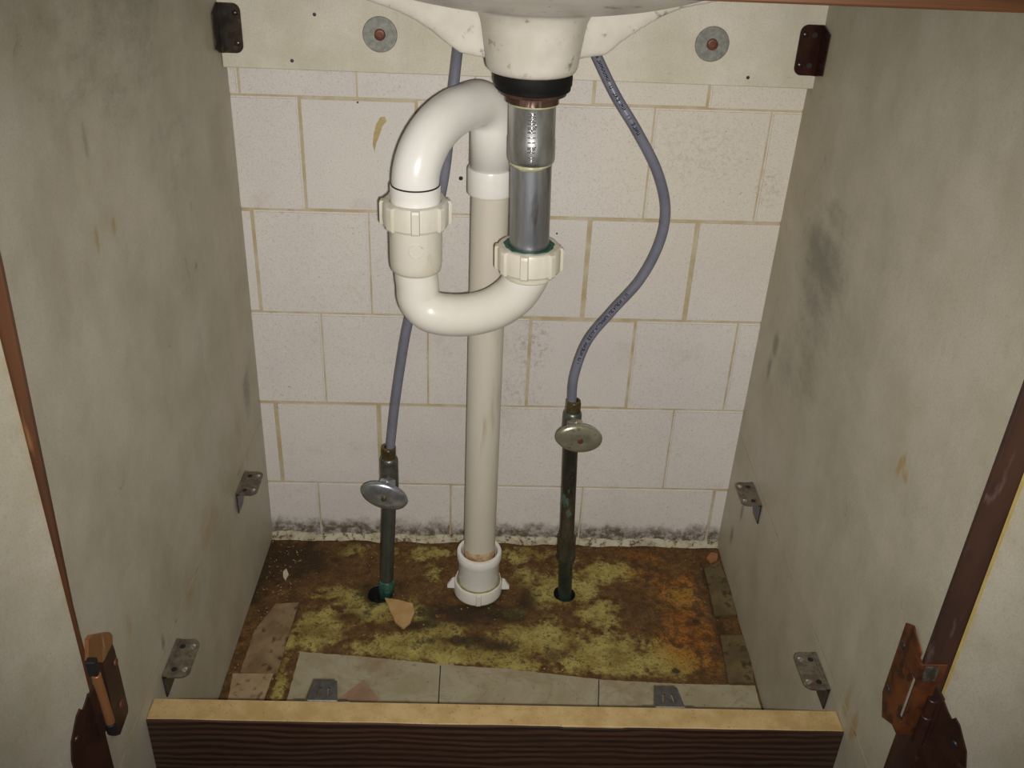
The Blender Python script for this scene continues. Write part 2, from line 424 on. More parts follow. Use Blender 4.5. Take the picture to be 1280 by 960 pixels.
# ================================================================ SETTING
# ---- back wall of scored blocks
def wall():
    rows = [(-0.02,0.0912,[0.0669,0.2447,0.4236,0.6026]), (0.0912,0.2173,[0.0209,0.1515,0.2764,0.3987,0.5321]),
            (0.2173,0.3442,[0.0858,0.2148,0.3395,0.4697,0.5954]), (0.3442,0.4744,[0.0154,0.1475,0.2765,0.4023,0.5276]),
            (0.4744,0.603,[0.0763,0.2041,0.3298,0.4632,0.5918]), (0.603,0.732,[0.0141,0.1396,0.2665,0.394,0.5203]),
            (0.732,0.861,[0.0763,0.2041,0.3298,0.4632,0.5918]), (0.861,0.99,[0.0141,0.1396,0.2665,0.394,0.5203])]
    bm = bmesh.new()
    g = 0.0012
    for z0, z1, J in rows:
        st = 0.178 if z0 < 0 else 0.128
        xs = list(J)
        while xs[0] > -0.9: xs.insert(0, xs[0]-st)
        while xs[-1] < 1.5: xs.append(xs[-1]+st)
        for a, b in zip(xs, xs[1:]):
            j = random.uniform(-0.0005, 0.0005)
            tl = 0.0033/0.62
            v = box(bm, a+g+random.uniform(-.0003,.0003), b-g, -0.0005+j, 0.03, z0+g, z1-g+random.uniform(-.0003,.0003), 0)
    # the courses rise a little to one side
    for v in bm.verts:
        v.co.z += 0.0033*v.co.x/0.62
    # soften only the front edges
    es = [e for e in bm.edges if all(v.co.y < 0.01 for v in e.verts)]
    bmesh.ops.bevel(bm, geom=es, offset=0.0016, segments=2, affect='EDGES')
    o = struct(build('wall_back', bm, MB, None), 'painted off-white block wall with mouldy foot')
    bm = bmesh.new(); box(bm, -0.9, 1.5, 0.0012, 0.028, -0.02, 0.99)
    build('mortar', bm, MMORT, o)
    # cream skim along the wall's foot
    bm = bmesh.new()
    n = 260; prev = None
    for i in range(n+1):
        x = -0.35 + 1.3*i/n
        h = 0.0065 + 0.006*(noise.noise(Vector((x*22, 0, 0)))) + 0.003*noise.noise(Vector((x*90, 3, 0)))
        d = 0.007 + 0.004*noise.noise(Vector((x*30, 7, 0)))
        cur = [bm.verts.new(p) for p in ((x, 0.0, h+0.001), (x, -0.0022, h), (x, -d*0.75, h*0.35), (x, -d, -0.002), (x, 0.0, -0.002))]
        if prev:
            for k in range(5):
                bm.faces.new((prev[k], prev[(k+1)%5], cur[(k+1)%5], cur[k]))
        prev = cur
    n_ = NT('cream_skim')
    c = n_.mix(n_.ramp(n_.noise(60,5,0.7),0.4,0.6), (0.50,0.46,0.35), (0.36,0.31,0.20))
    c = n_.mix(n_.ramp(n_.noise(120,5,0.75),0.52,0.62), c, (0.09,0.06,0.03))
    struct(build('trim_1', bm, n_.fin(c, 0.7), None, True), 'cream skim of mortar along the foot of the block wall')
    # glue drip on the block at upper left
    bm = bmesh.new()
    pts = [(0.1690,-0.0012,0.5852), (0.1706,-0.0012,0.5800), (0.1661,-0.0012,0.5746), (0.1623,-0.0012,0.5639), (0.1585,-0.0012,0.5549), (0.1565,-0.0012,0.5458), (0.1550,-0.0012,0.5547), (0.1562,-0.0012,0.5655), (0.1592,-0.0012,0.5761), (0.1637,-0.0012,0.5841)]
    prism(bm, pts, (0, 0.0016, 0))
    build('glue_drip', bm, mat_mottle('dried_glue', (0.40,0.31,0.14), (0.50,0.40,0.20), 100, 0.4), o)
    # little anchor hole right of the trap
    bm = bmesh.new(); rod(bm, (0.2525,-0.0008,0.5189), Vector((0.2525,-0.0008,0.5189))+Vector((0,0.003,0)), 0.0024, 12)
    h = build('plugged_hole', bm, MBLK, o)
    for p in ((0.2107,-0.0006,0.4425), (0.3648,-0.0006,0.4565), (0.1400,-0.0006,0.5995)):
        bm = bmesh.new(); rod(bm, p, Vector(p)+Vector((0,0.002,0)), 0.0011, 8)
        build('black_speck', bm, MBLK, o)
    # shiny yellow beads of filler in the joints
wall()

def floor():
    x0, x1, y0, y1 = -0.012, 0.632, -0.47, 0.0
    nx, ny = 216, 158
    bm = bmesh.new()
    holes = [(0.1585,-0.112,0.0165), (0.3975,-0.105,0.0145)]
    vs = []
    for j in range(ny+1):
        row = []
        for i in range(nx+1):
            x = x0+(x1-x0)*i/nx; y = y0+(y1-y0)*j/ny
            z = 0.0016*noise.noise(Vector((x*30, y*30, 0))) + 0.001*noise.noise(Vector((x*90, y*90, 2)))
            row.append(bm.verts.new((x, y, z-0.0016)))
        vs.append(row)
    for j in range(ny):
        for i in range(nx):
            c = (vs[j][i].co + vs[j+1][i+1].co)/2
            if any((c.x-hx)**2 + (c.y-hy)**2 < r*r*(1+0.25*noise.noise(Vector((c.x*150,c.y*150,5)))) for hx, hy, r in holes): continue
            bm.faces.new((vs[j][i], vs[j][i+1], vs[j+1][i+1], vs[j+1][i]))
    for hx, hy, r in holes:
        for v in {v for e in bm.edges if len(e.link_faces) == 1 for v in e.verts}:
            d = Vector((v.co.x-hx, v.co.y-hy))
            if d.length < r*1.4:
                d = d.normalized()*r*(1+0.10*noise.noise(Vector((d.x*90, d.y*90, 5)))); v.co.x = hx+d.x; v.co.y = hy+d.y
    # outer floor around the cabinet and the pits under the two holes
    for (a, b, c, d) in ((-0.9, 1.5, -1.6, y0), (-0.9, x0, y0, 0.0), (x1, 1.5, y0, 0.0)):
        bm.faces.new([bm.verts.new(p) for p in ((a,c,-0.0016),(b,c,-0.0016),(b,d,-0.0016),(a,d,-0.0016))])
    me = bpy.data.meshes.new('floor'); bm.to_mesh(me); bm.free()
    o = struct(link('floor', me, MFL, None, 'all'), 'stained mouldy floor inside the cabinet')
    for hx, hy, r in holes:
        bm = bmesh.new(); lathe(bm, [(r*1.2,-0.0045),(r*1.2,-0.03),(0,-0.03)], (hx,hy,0), seg=24, closed=False)
        build('floor_hole', bm, MBLK, o)
    def B(L):
        return [(p[0], p[1], a/950.0, b/690.0, w, 0) for p, a, b, w in L]
    paint(o, 'moss', B([((0.0910,-0.1757,-0.0000),36,24,1.0), ((0.1129,-0.1181,0.0000),45,14,0.75), ((0.1718,-0.1458,0.0000),50,18,1.0), ((0.2109,-0.2039,0.0000),75,17,1.1), ((0.2885,-0.2153,0.0000),80,14,1.0),
        ((0.1233,-0.0313,0.0000),50,12,0.45), ((0.2436,-0.1763,0.0000),30,14,0.9), ((0.3671,-0.1871,0.0000),60,22,1.1), ((0.3366,-0.2233,0.0000),50,16,0.8), ((0.4435,-0.2147,0.0000),60,24,1.1), ((0.5158,-0.2196,0.0000),40,24,1.0), ((0.3526,-0.0279,0.0000),40,14,0.7),
        ((0.4485,-0.0629,-0.0000),45,20,0.85), ((0.3922,-0.1004,-0.0000),45,22,0.95), ((0.3455,-0.0816,-0.0000),22,20,0.7), ((0.5503,-0.1024,0.0000),26,18,0.8), ((0.0561,-0.1993,0.0000),22,14,0.8), ((0.4486,-0.0045,0.0000),30,8,0.5), ((0.2046,-0.0289,0.0000),45,12,0.65),
        ((0.3285,-0.1420,0.0000),30,10,0.5), ((0.4359,-0.1394,-0.0000),40,24,0.7), ((0.0578,-0.2598,0.0000),8,40,0.8), ((0.2284,-0.0690,0.0000),16,24,0.5)]), (0,1))
    paint(o, 'rust', B([((0.5361,-0.0921,0.0000),60,45,0.8), ((0.5486,-0.1722,0.0000),45,50,1.0), ((0.5184,-0.0281,0.0000),55,14,0.75), ((0.5586,-0.2252,0.0000),35,25,0.7), ((0.5540,-0.0807,0.0000),16,16,1.1), ((0.2880,-0.1642,0.0000),40,10,0.5), ((-0.0017,-0.1979,0.0000),30,40,0.5)]), (0,1))
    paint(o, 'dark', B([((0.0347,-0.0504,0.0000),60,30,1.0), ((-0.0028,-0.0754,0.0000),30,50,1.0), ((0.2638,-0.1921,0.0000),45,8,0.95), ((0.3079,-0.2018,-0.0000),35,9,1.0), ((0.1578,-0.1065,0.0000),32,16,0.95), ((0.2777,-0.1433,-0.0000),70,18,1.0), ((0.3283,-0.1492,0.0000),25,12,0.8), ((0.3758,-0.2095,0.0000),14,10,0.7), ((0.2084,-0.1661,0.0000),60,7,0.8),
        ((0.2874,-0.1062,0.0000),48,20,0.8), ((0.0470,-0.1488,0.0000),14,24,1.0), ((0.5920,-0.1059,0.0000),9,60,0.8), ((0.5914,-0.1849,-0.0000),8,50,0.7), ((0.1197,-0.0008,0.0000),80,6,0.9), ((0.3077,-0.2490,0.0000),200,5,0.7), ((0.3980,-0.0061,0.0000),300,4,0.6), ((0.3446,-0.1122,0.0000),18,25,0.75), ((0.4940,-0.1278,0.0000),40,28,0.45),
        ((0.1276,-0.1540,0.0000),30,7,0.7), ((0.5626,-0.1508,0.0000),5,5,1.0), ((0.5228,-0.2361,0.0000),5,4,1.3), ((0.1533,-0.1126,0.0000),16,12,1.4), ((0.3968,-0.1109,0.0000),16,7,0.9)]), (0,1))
floor()

# ================================================================ CABINET
TL = [(-0.545,-0.003),(-0.45,-0.0062),(-0.30,-0.0060),(0.0,0.0)]
TR = [(-0.545,-0.0085),(-0.45,-0.0058),(-0.30,-0.0055),(0.0,0.0)]
def xL(y, z):
    lean = 0.0085*max(0.0, min(1.0, (z-0.38)/0.26)) * max(0.0, min(1.0, (-y-0.40)/0.145))
    return lerp_tab(TL, y) + 0.004*z/0.6*(1 - min(1, -y/0.545)) + lean
def xR(y, z):
    return 0.62 + lerp_tab(TR, y) + 0.0047*z/0.6
ZT = 0.80
cab = thing('vanity_cabinet', 'open white-lined vanity cabinet under the sink with dark oak front rail', 'cabinet')

def side(fx, sgn):
    bm = bmesh.new()
    ny, nz = 110, 130
    t = 0.022*sgn
    def P(j, k):
        y = -0.545 + 0.545*j/ny; z = ZT*k/nz
        return (fx(y, z), y, z)
    V = [[bm.verts.new(P(j,k)) for k in range(nz+1)] for j in range(ny+1)]
    W_ = {}
    def out(j, k):
        if (j,k) not in W_:
            p = P(j,k); W_[(j,k)] = bm.verts.new((p[0]+t, p[1], p[2]))
        return W_[(j,k)]
    for j in range(ny):
        for k in range(nz):
            bm.faces.new((V[j][k], V[j+1][k], V[j+1][k+1], V[j][k+1]))
            bm.faces.new((out(j,k), out(j,k+1), out(j+1,k+1), out(j+1,k)))
    for k in range(nz):
        for j in (0, ny):
            bm.faces.new((V[j][k], V[j][k+1], out(j,k+1), out(j,k)))
    for j in range(ny):
        for k in (0, nz):
            bm.faces.new((V[j][k], out(j,k), out(j+1,k), V[j+1][k]))
    return build('side_panel', bm, MP, cab, 60)
panL = side(xL, -1)
panR = side(xR, 1)
YF = -0.549
def YZ(p, rx, ry, w, rot=0): return (p[1], p[2], rx, ry, w, rot)
paint(panR, 'mildew', [YZ((0.6170,-0.1663,0.4975),.075,.045,1.15), YZ((0.6170,-0.1749,0.5432),.08,.03,0.7), YZ((0.6170,-0.1634,0.4609),.08,.05,0.85), YZ((0.6170,-0.1879,0.4457),.08,.07,0.75), YZ((0.6170,-0.1841,0.3879),.08,.06,0.6), YZ((0.6170,-0.0722,0.3571),.012,.02,1.2), YZ((0.6170,-0.0665,0.3220),.010,.02,1.1), YZ((0.6170,-0.1336,0.3697),.06,.08,0.55), YZ((0.6170,-0.1119,0.3265),.03,.05,0.5), YZ((0.6170,-0.2723,0.4712),.10,.14,0.36),
    YZ((0.6170,-0.0769,0.1165),.006,.02,1.2), YZ((0.6170,-0.0552,0.0597),.008,.018,1.1), YZ((0.6170,-0.2969,0.3635),.12,.12,0.30), YZ((0.6170,-0.2020,0.3400),.05,.05,0.35), YZ((0.6170,-0.4446,0.5860),.04,.06,0.25)], (1,2))
paint(panR, 'yellowing', [YZ((0.6170,-0.4272,0.4360),.004,.014,1.4,0.3), YZ((0.6170,-0.4400,0.4326),.006,.006,1.1), YZ((0.6170,-0.4731,0.3902),.002,.005,1.4), YZ((0.6170,-0.4817,0.1936),.006,.020,1.3), YZ((0.6170,-0.4584,0.1955),.004,.030,1.0), YZ((0,-.46,.19),.10,.012,0.35),
    YZ((0.6170,-0.0039,0.5069),.1,.25,0.42), YZ((0.6170,-0.0134,0.1723),.03,.03,0.4)], (1,2))
paint(panL, 'mildew', [YZ((0.0000,-0.2853,0.7243),.22,.10,0.62), YZ((0.0000,-0.3302,0.7375),.08,.05,0.45), YZ((0.0000,-0.1966,0.6209),.12,.12,0.42), YZ((0.0000,-0.1924,0.5757),.08,.06,0.45), YZ((0.0000,-0.2845,0.5131),.12,.15,0.30), YZ((0.0000,-0.0533,0.2630),.02,.05,0.9), YZ((0.0000,-0.3759,0.6619),.006,.02,0.9),
    YZ((0.0000,-0.4038,0.2030),.0035,.012,1.6), YZ((0.0000,-0.1686,0.5388),.006,.006,0.9), YZ((0.0000,-0.1758,0.4798),.006,.006,0.9), YZ((0.0000,-0.0434,0.1384),.006,.006,0.8), YZ((0.0000,-0.4113,0.4683),.10,.10,0.2)], (1,2))
paint(panL, 'yellowing', [YZ((0.0000,-0.3525,0.5877),.005,.008,1.1), YZ((0.0000,-0.3871,0.5897),.003,.012,1.2), YZ((0.0000,-0.1076,0.2186),.04,.06,0.55), YZ((0.0000,-0.2444,0.2088),.05,.03,0.65), YZ((0.0000,-0.3190,0.1871),.03,.03,0.6), YZ((0.0000,-0.4625,0.2829),.01,.02,0.6), YZ((0.0000,-0.3925,0.6750),.14,.20,0.32), YZ((0.0000,-0.0437,0.4910),.05,.3,0.3)], (1,2))

# dirty seam where the missing shelf met each panel
MSEAM = mat_mottle('dirty_seam', (0.30,0.25,0.16), (0.40,0.36,0.27), 40, 0.6, c3=(0.16,0.10,0.05), s3=50, th=(0.55,0.65))
for fx, s, pn in ((xR, -1, panR), (xL, 1, panL)):
    bm = bmesh.new()
    prev = None
    for j in range(56):
        y = -0.544 + 0.536*j/55
        x = fx(y, 0.19)
        zt = 0.190 + 0.002*math.sin(y*9) + (0.004 if s > 0 else 0)
        hw = 0.00045 + 0.0004*noise.noise(Vector((y*40, s, 0)))
        cur = [bm.verts.new(p) for p in ((x-0.0006*s, y, zt-hw), (x+0.0002*s, y, zt-hw), (x+0.0002*s, y, zt+hw), (x-0.0006*s, y, zt+hw))]
        if prev:
            for k in range(4): bm.faces.new((prev[k], prev[(k+1)%4], cur[(k+1)%4], cur[k]))
        prev = cur
    build('shelf_seam', bm, MSEAM, pn)

def edge_band(fx, sgn, mat, name):
    bm = bmesh.new()
    prev = None
    for k in range(41):
        z = ZT*k/40
        x = fx(-0.545, z); a = x - 0.0003*sgn; b = x + 0.0225*sgn
        cur = [bm.verts.new(p) for p in ((a,-0.545,z),(a,-0.5485,z),(a+0.0006*sgn,YF,z),(b-0.0006*sgn,YF,z),(b,-0.5485,z),(b,-0.545,z))]
        if prev:
            for i in range(6): bm.faces.new((prev[i], prev[(i+1)%6], cur[(i+1)%6], cur[i]))
        else: bm.faces.new(cur)
        prev = cur
    bm.faces.new(prev)
    return build('edge_band', bm, mat, panR if sgn > 0 else panL)
edge_band(xL, -1, MORB, '')
edge_band(xR, 1, MBAND, '')

# nailer board across the back, under the sink
bm = bmesh.new()
box(bm, 0.0045, 0.6255, -0.0195, -0.0012, 0.6355, 0.80, 0.0008, 1)
bmesh.ops.subdivide_edges(bm, edges=bm.edges, cuts=1)
MBOARD = mat_panel('white_board', (0.665,0.625,0.535))
nb = build('back_board', bm, MBOARD, cab)
# front bottom rail
bm = bmesh.new()
a0, a1 = xL(-0.4575,0.17)+0.0005, xR(-0.4575,0.17)-0.0005
box(bm, a0, a1, -0.4690, -0.4462, 0.02, 0.1772, 0.0006, 1)
for v in bm.verts:
    if v.co.z > 0.1: v.co.z += -0.0045*(v.co.x-a0)/(a1-a0)
rail = build('bottom_rail', bm, MCORE, cab)
bm = bmesh.new()
nx = 120; prev = None
for i in range(nx+1):
    x = a0+0.0003 + (a1-a0-0.0006)*i/nx
    zt = 0.1768 - 0.0045*i/nx + 0.0012*noise.noise(Vector((x*18, 0, 3))) - (0.0012 if noise.noise(Vector((x*9,1,1))) > 0.3 else 0)
    cur = [bm.verts.new(p) for p in ((x,-0.4692,0.02),(x,-0.4706,0.02),(x,-0.4706,zt-0.0006),(x,-0.4702,zt),(x,-0.4692,zt))]
    if prev:
        for k in range(5): bm.faces.new((prev[k], prev[(k+1)%5], cur[(k+1)%5], cur[k]))
    prev = cur
ve = build('oak_veneer', bm, MOAK, rail); ve['label'] = 'dark oak veneer on the rail front'
# front top rail
bm = bmesh.new(); box(bm, xL(-.545,.79)+.0005, xR(-.545,.79)-.0005+0.001, -0.5478, -0.528, 0.7945, 0.830, 0.0012, 2)
for v in bm.verts: v.co.z += 0.001*(v.co.x/0.62)
tr = build('top_rail', bm, MORT, cab)

# corner brackets -------------------------------------------------------------
def bracket(plate_o, u, v, nrm, flange_dir, mats, L=0.047, Wd=0.0235, name='corner_bracket', fl=0.020, flangemat=None, fw0=0.5, fw1=0.22, screws=True, skew=0.0):
    """plate corner at fold edge centre plate_o; u along the fold, v across the plate, nrm out of the plate, flange_dir the flange's run"""
    u, v, nrm, fd = (Vector(q).normalized() for q in (u, v, nrm, flange_dir)); o = Vector(plate_o)
    t = 0.0014; r = 0.008
    pts = [o - u*L/2, o + u*L/2]
    for k in range(7):
        th = k/6*PI/2; pts.append(o + u*(L/2-r+r*math.cos(th)) + v*(Wd-r+r*math.sin(th)))
    for k in range(7):
        th = PI/2 + k/6*PI/2; pts.append(o + u*(-L/2+r+r*math.cos(th)) + v*(Wd-r+r*math.sin(th)))
    bm = bmesh.new(); prism(bm, pts, nrm*t)
    # raised lip along the fold
    prism(bm, [o-u*L*0.5, o+u*L*0.5, o+u*L*0.5+v*0.004, o-u*L*0.5+v*0.004], nrm*0.0022)
    b = build(name, bm, mats[0], cab)
    bm = bmesh.new()
    q = [o - u*L*fw0, o + u*L*fw0, o + u*L*fw0 + fd*0.004, o + u*(L*fw1+skew) + fd*fl, o + u*(-L*fw1+skew) + fd*fl, o - u*L*fw0 + fd*0.004]
    prism(bm, q, v*0.0014)
    f = build('flange', bm, flangemat or mats[1], b)
    for su, sv in ((0.30, 0.35), (-0.30, 0.35)):
        c = o + u*L*su + v*Wd*sv + nrm*(t+0.00005)
        bm = bmesh.new(); lathe(bm, [(0,0.0),(0.0028,0.0),(0.0028,0.00025),(0,0.00025)], c, nrm, 14, closed=False, sx=1.0, sy=1.0)
        build('hole', bm, MBLK, b)
    if screws:
        for su, sv in ((0.30, 0.76), (-0.30, 0.76)):
            bm = bmesh.new()
            c = o + u*L*su + v*Wd*sv + nrm*t
            lathe(bm, [(0,0.0),(0.0030,0.0),(0.0028,0.0007),(0.0016,0.0014),(0,0.0016)], c, nrm, 16, closed=False)
            build('screw', bm, mats[2], b, True)
    return b
Z = (0,0,1)
# low brackets: flat plate lying level, flange down the panel
bracket((xL(-.398,.177)+.0008,-0.3985,0.1766), (0,1,0), (1,0,0), Z, (0,0,-1), (MBRK,MBRKD,MSHINE), L=.048, skew=-.012, fl=.026)
bracket((xL(-.12,.177)+.0008,-0.121,0.1766), (0,1,0), (1,0,0), Z, (0,0,-1), (MBRK,MBRKD,MSHINE), L=.047, skew=-.013, fl=.026)
bracket((xR(-.402,.177)-.0008,-0.402,0.1760), (0,1,0), (-1,0,0), Z, (0,0,-1), (MBRK,MBRKD,MSHINE), L=.047, skew=-.012, fl=.026)
bracket((xR(-.121,.177)-.0008,-0.121,0.1766), (0,1,0), (-1,0,0), Z, (0,0,-1), (MBRK,MBRKD,MSHINE), L=.047, skew=-.013, fl=.026)
# high brackets: plate on the back board, flange forward on the panel
bracket((xL(-.03,.675)+.0008,-0.0197,0.675), Z, (1,0,0), (0,-1,0), (0,-1,0), (MBRKK,MBRKK,MBRKK), L=.049, fl=.022, fw1=.36)
bracket((xR(-.03,.675)-.0008,-0.0197,0.675), Z, (-1,0,0), (0,-1,0), (0,-1,0), (MBRKR,MBRKR,MBRKK), L=.051, fl=.026, fw1=.40)

# clips on the back of the bottom rail: flange runs level towards the wall
def rail_clip(x):
    zt = 0.1772 - 0.0045*x/0.62
    bm = bmesh.new()
    y = -0.4460
    W2 = 0.0135; W3 = 0.0100; D = 0.0235
    # bent flange with two slots: built from strips
    def yy(k): return y + 0.0005 + D*k
    def half(k): return W2 + (W3-W2)*k
    def strip(a0, a1, b0, b1, k0, k1):
        P = [(x+a0, yy(k0), zt-.0014), (x+a1, yy(k0), zt-.0014), (x+b1, yy(k1), zt-.0014), (x+b0, yy(k1), zt-.0014)]
        prism(bm, P, (0,0,0.0014))
    k0, k1 = 0.18, 0.66
    strip(-half(0), half(0), -half(k0), half(k0), 0, k0)
    strip(-half(k1), half(k1), -half(1), half(1), k1, 1)
    s0, s1, wd = 0.0052, 0.0036, 0.0013
    strip(-half(k0), -s0-wd, -half(k1), -s1-wd, k0, k1)
    strip(-s0+wd, s0-wd, -s1+wd, s1-wd, k0, k1)
    strip(s0+wd, half(k0), s1+wd, half(k1), k0, k1)
    b = build('rail_clip', bm, mat_mottle('grey_clip', (0.13,0.125,0.125), (0.085,0.08,0.08), 150, 0.4, 0.6), cab)
    bm = bmesh.new(); box(bm, x-0.0245, x+0.0245, y+0.0004, y+0.0018, zt-0.024, zt-0.0012, 0.0003, 1)
    build('plate', bm, MBRKD, b)
    bm = bmesh.new(); box(bm, x-W2, x+W2, y-0.0003, y+0.0010, zt-0.001, zt+0.0004, 0.0002, 1)
    f = build('bright_fold', bm, MSHINE, b)
rail_clip(0.1445)
rail_clip(0.4610)

# washers and screws on the back board
for p in ((0.1681,-0.0195,0.6743), (0.5108,-0.0195,0.6774)):
    bm = bmesh.new()
    lathe(bm, [(0,0),(0.0178,0),(0.0178,0.0009),(0.0172,0.0013),(0.006,0.0013),(0,0.0013)], (p[0],-0.0195,p[2]), (0,-1,0), 48, closed=False)
    w = build('washer', bm, MWASH, cab, 30)
    bm = bmesh.new()
    lathe(bm, [(0.0058,0.0),(0.0056,0.0030),(0.0045,0.0036),(0.0032,0.0036),(0.0030,0.0018),(0,0.0018)], (p[0],-0.0208,p[2]), (0,-1,0), 24, closed=False)
    build('screw', bm, MRUST, w, 30)
for p in ((0.0764,-0.0195,0.6447), (0.5538,-0.0195,0.6449), (0.1023,-0.0195,0.6912)):
    bm = bmesh.new(); lathe(bm, [(0,0),(0.0019,0),(0.0016,0.0005),(0,0.0006)], (p[0],-0.0195,p[2]), (0,-1,0), 12, closed=False)
    build('nail_head', bm, MBRKD, cab)

# ---- doors, swung wide open
def door(side_):
    s = -1 if side_ == 'L' else 1
    TH = math.radians(20 if s < 0 else 28)
    hx, hy = ((-0.0038, -0.5500) if s < 0 else (0.6350, -0.5500))
    d = Vector((s*math.sin(TH), -math.cos(TH), 0)); nr = Vector((s*math.cos(TH), math.sin(TH), 0))
    w, t = 0.30, 0.018
    h0 = Vector((hx, hy, 0))
    bm = bmesh.new()
    nu, nz = 60, 110
    G = [[bm.verts.new(h0 + d*(w*i/nu) + Vector((0,0,0.05 + 0.735*k/nz))) for k in range(nz+1)] for i in range(nu+1)]
    for i in range(nu):
        for k in range(nz):
            bm.faces.new((G[i][k], G[i+1][k], G[i+1][k+1], G[i][k+1]))
    C4 = [G[0][0], G[nu][0], G[nu][nz], G[0][nz]]
    O4 = [bm.verts.new(v.co + nr*t) for v in C4]
    bm.faces.new(O4)
    bot = [G[i][0] for i in range(nu+1)]; top = [G[i][nz] for i in range(nu+1)]; ea = [G[0][k] for k in range(nz+1)]; eb = [G[nu][k] for k in range(nz+1)]
    for seq, (p, q) in ((bot, (0,1)), (top, (3,2)), (ea, (0,3)), (eb, (1,2))):
        bm.faces.new(seq + [O4[q], O4[p]])
    o = build('door', bm, MP, cab)
    paint(o, 'mildew', [(-0.75,0.5,.1,.2,0.25,0)], (1,2)); paint(o, 'yellowing', [(-0.62,0.3,.05,.1,0.35,0), (-0.55,0.5,.006,.6,0.5,0)], (1,2))
    # veneered hinge edge
    bm = bmesh.new()
    e0 = h0 - d*0.0006
    prism(bm, [e0+Vector((0,0,.05)), e0+nr*t+Vector((0,0,.05)), e0+nr*t+Vector((0,0,.785)), e0+Vector((0,0,.785))], d*0.0022 if s > 0 else d*0.0008)
    me = build('edge_strip', bm, mat_mottle('yellow_wood_edge', (0.50,0.40,0.13), (0.42,0.30,0.10), 40, 0.6) if s > 0 else MORB, o)
    for v in me.data.vertices:
        pass
    me.location = (-nr*0.0003)
    return o, h0, d, nr
doorL, hL, dL, nL = door('L')
doorR, hR, dR, nR = door('R')

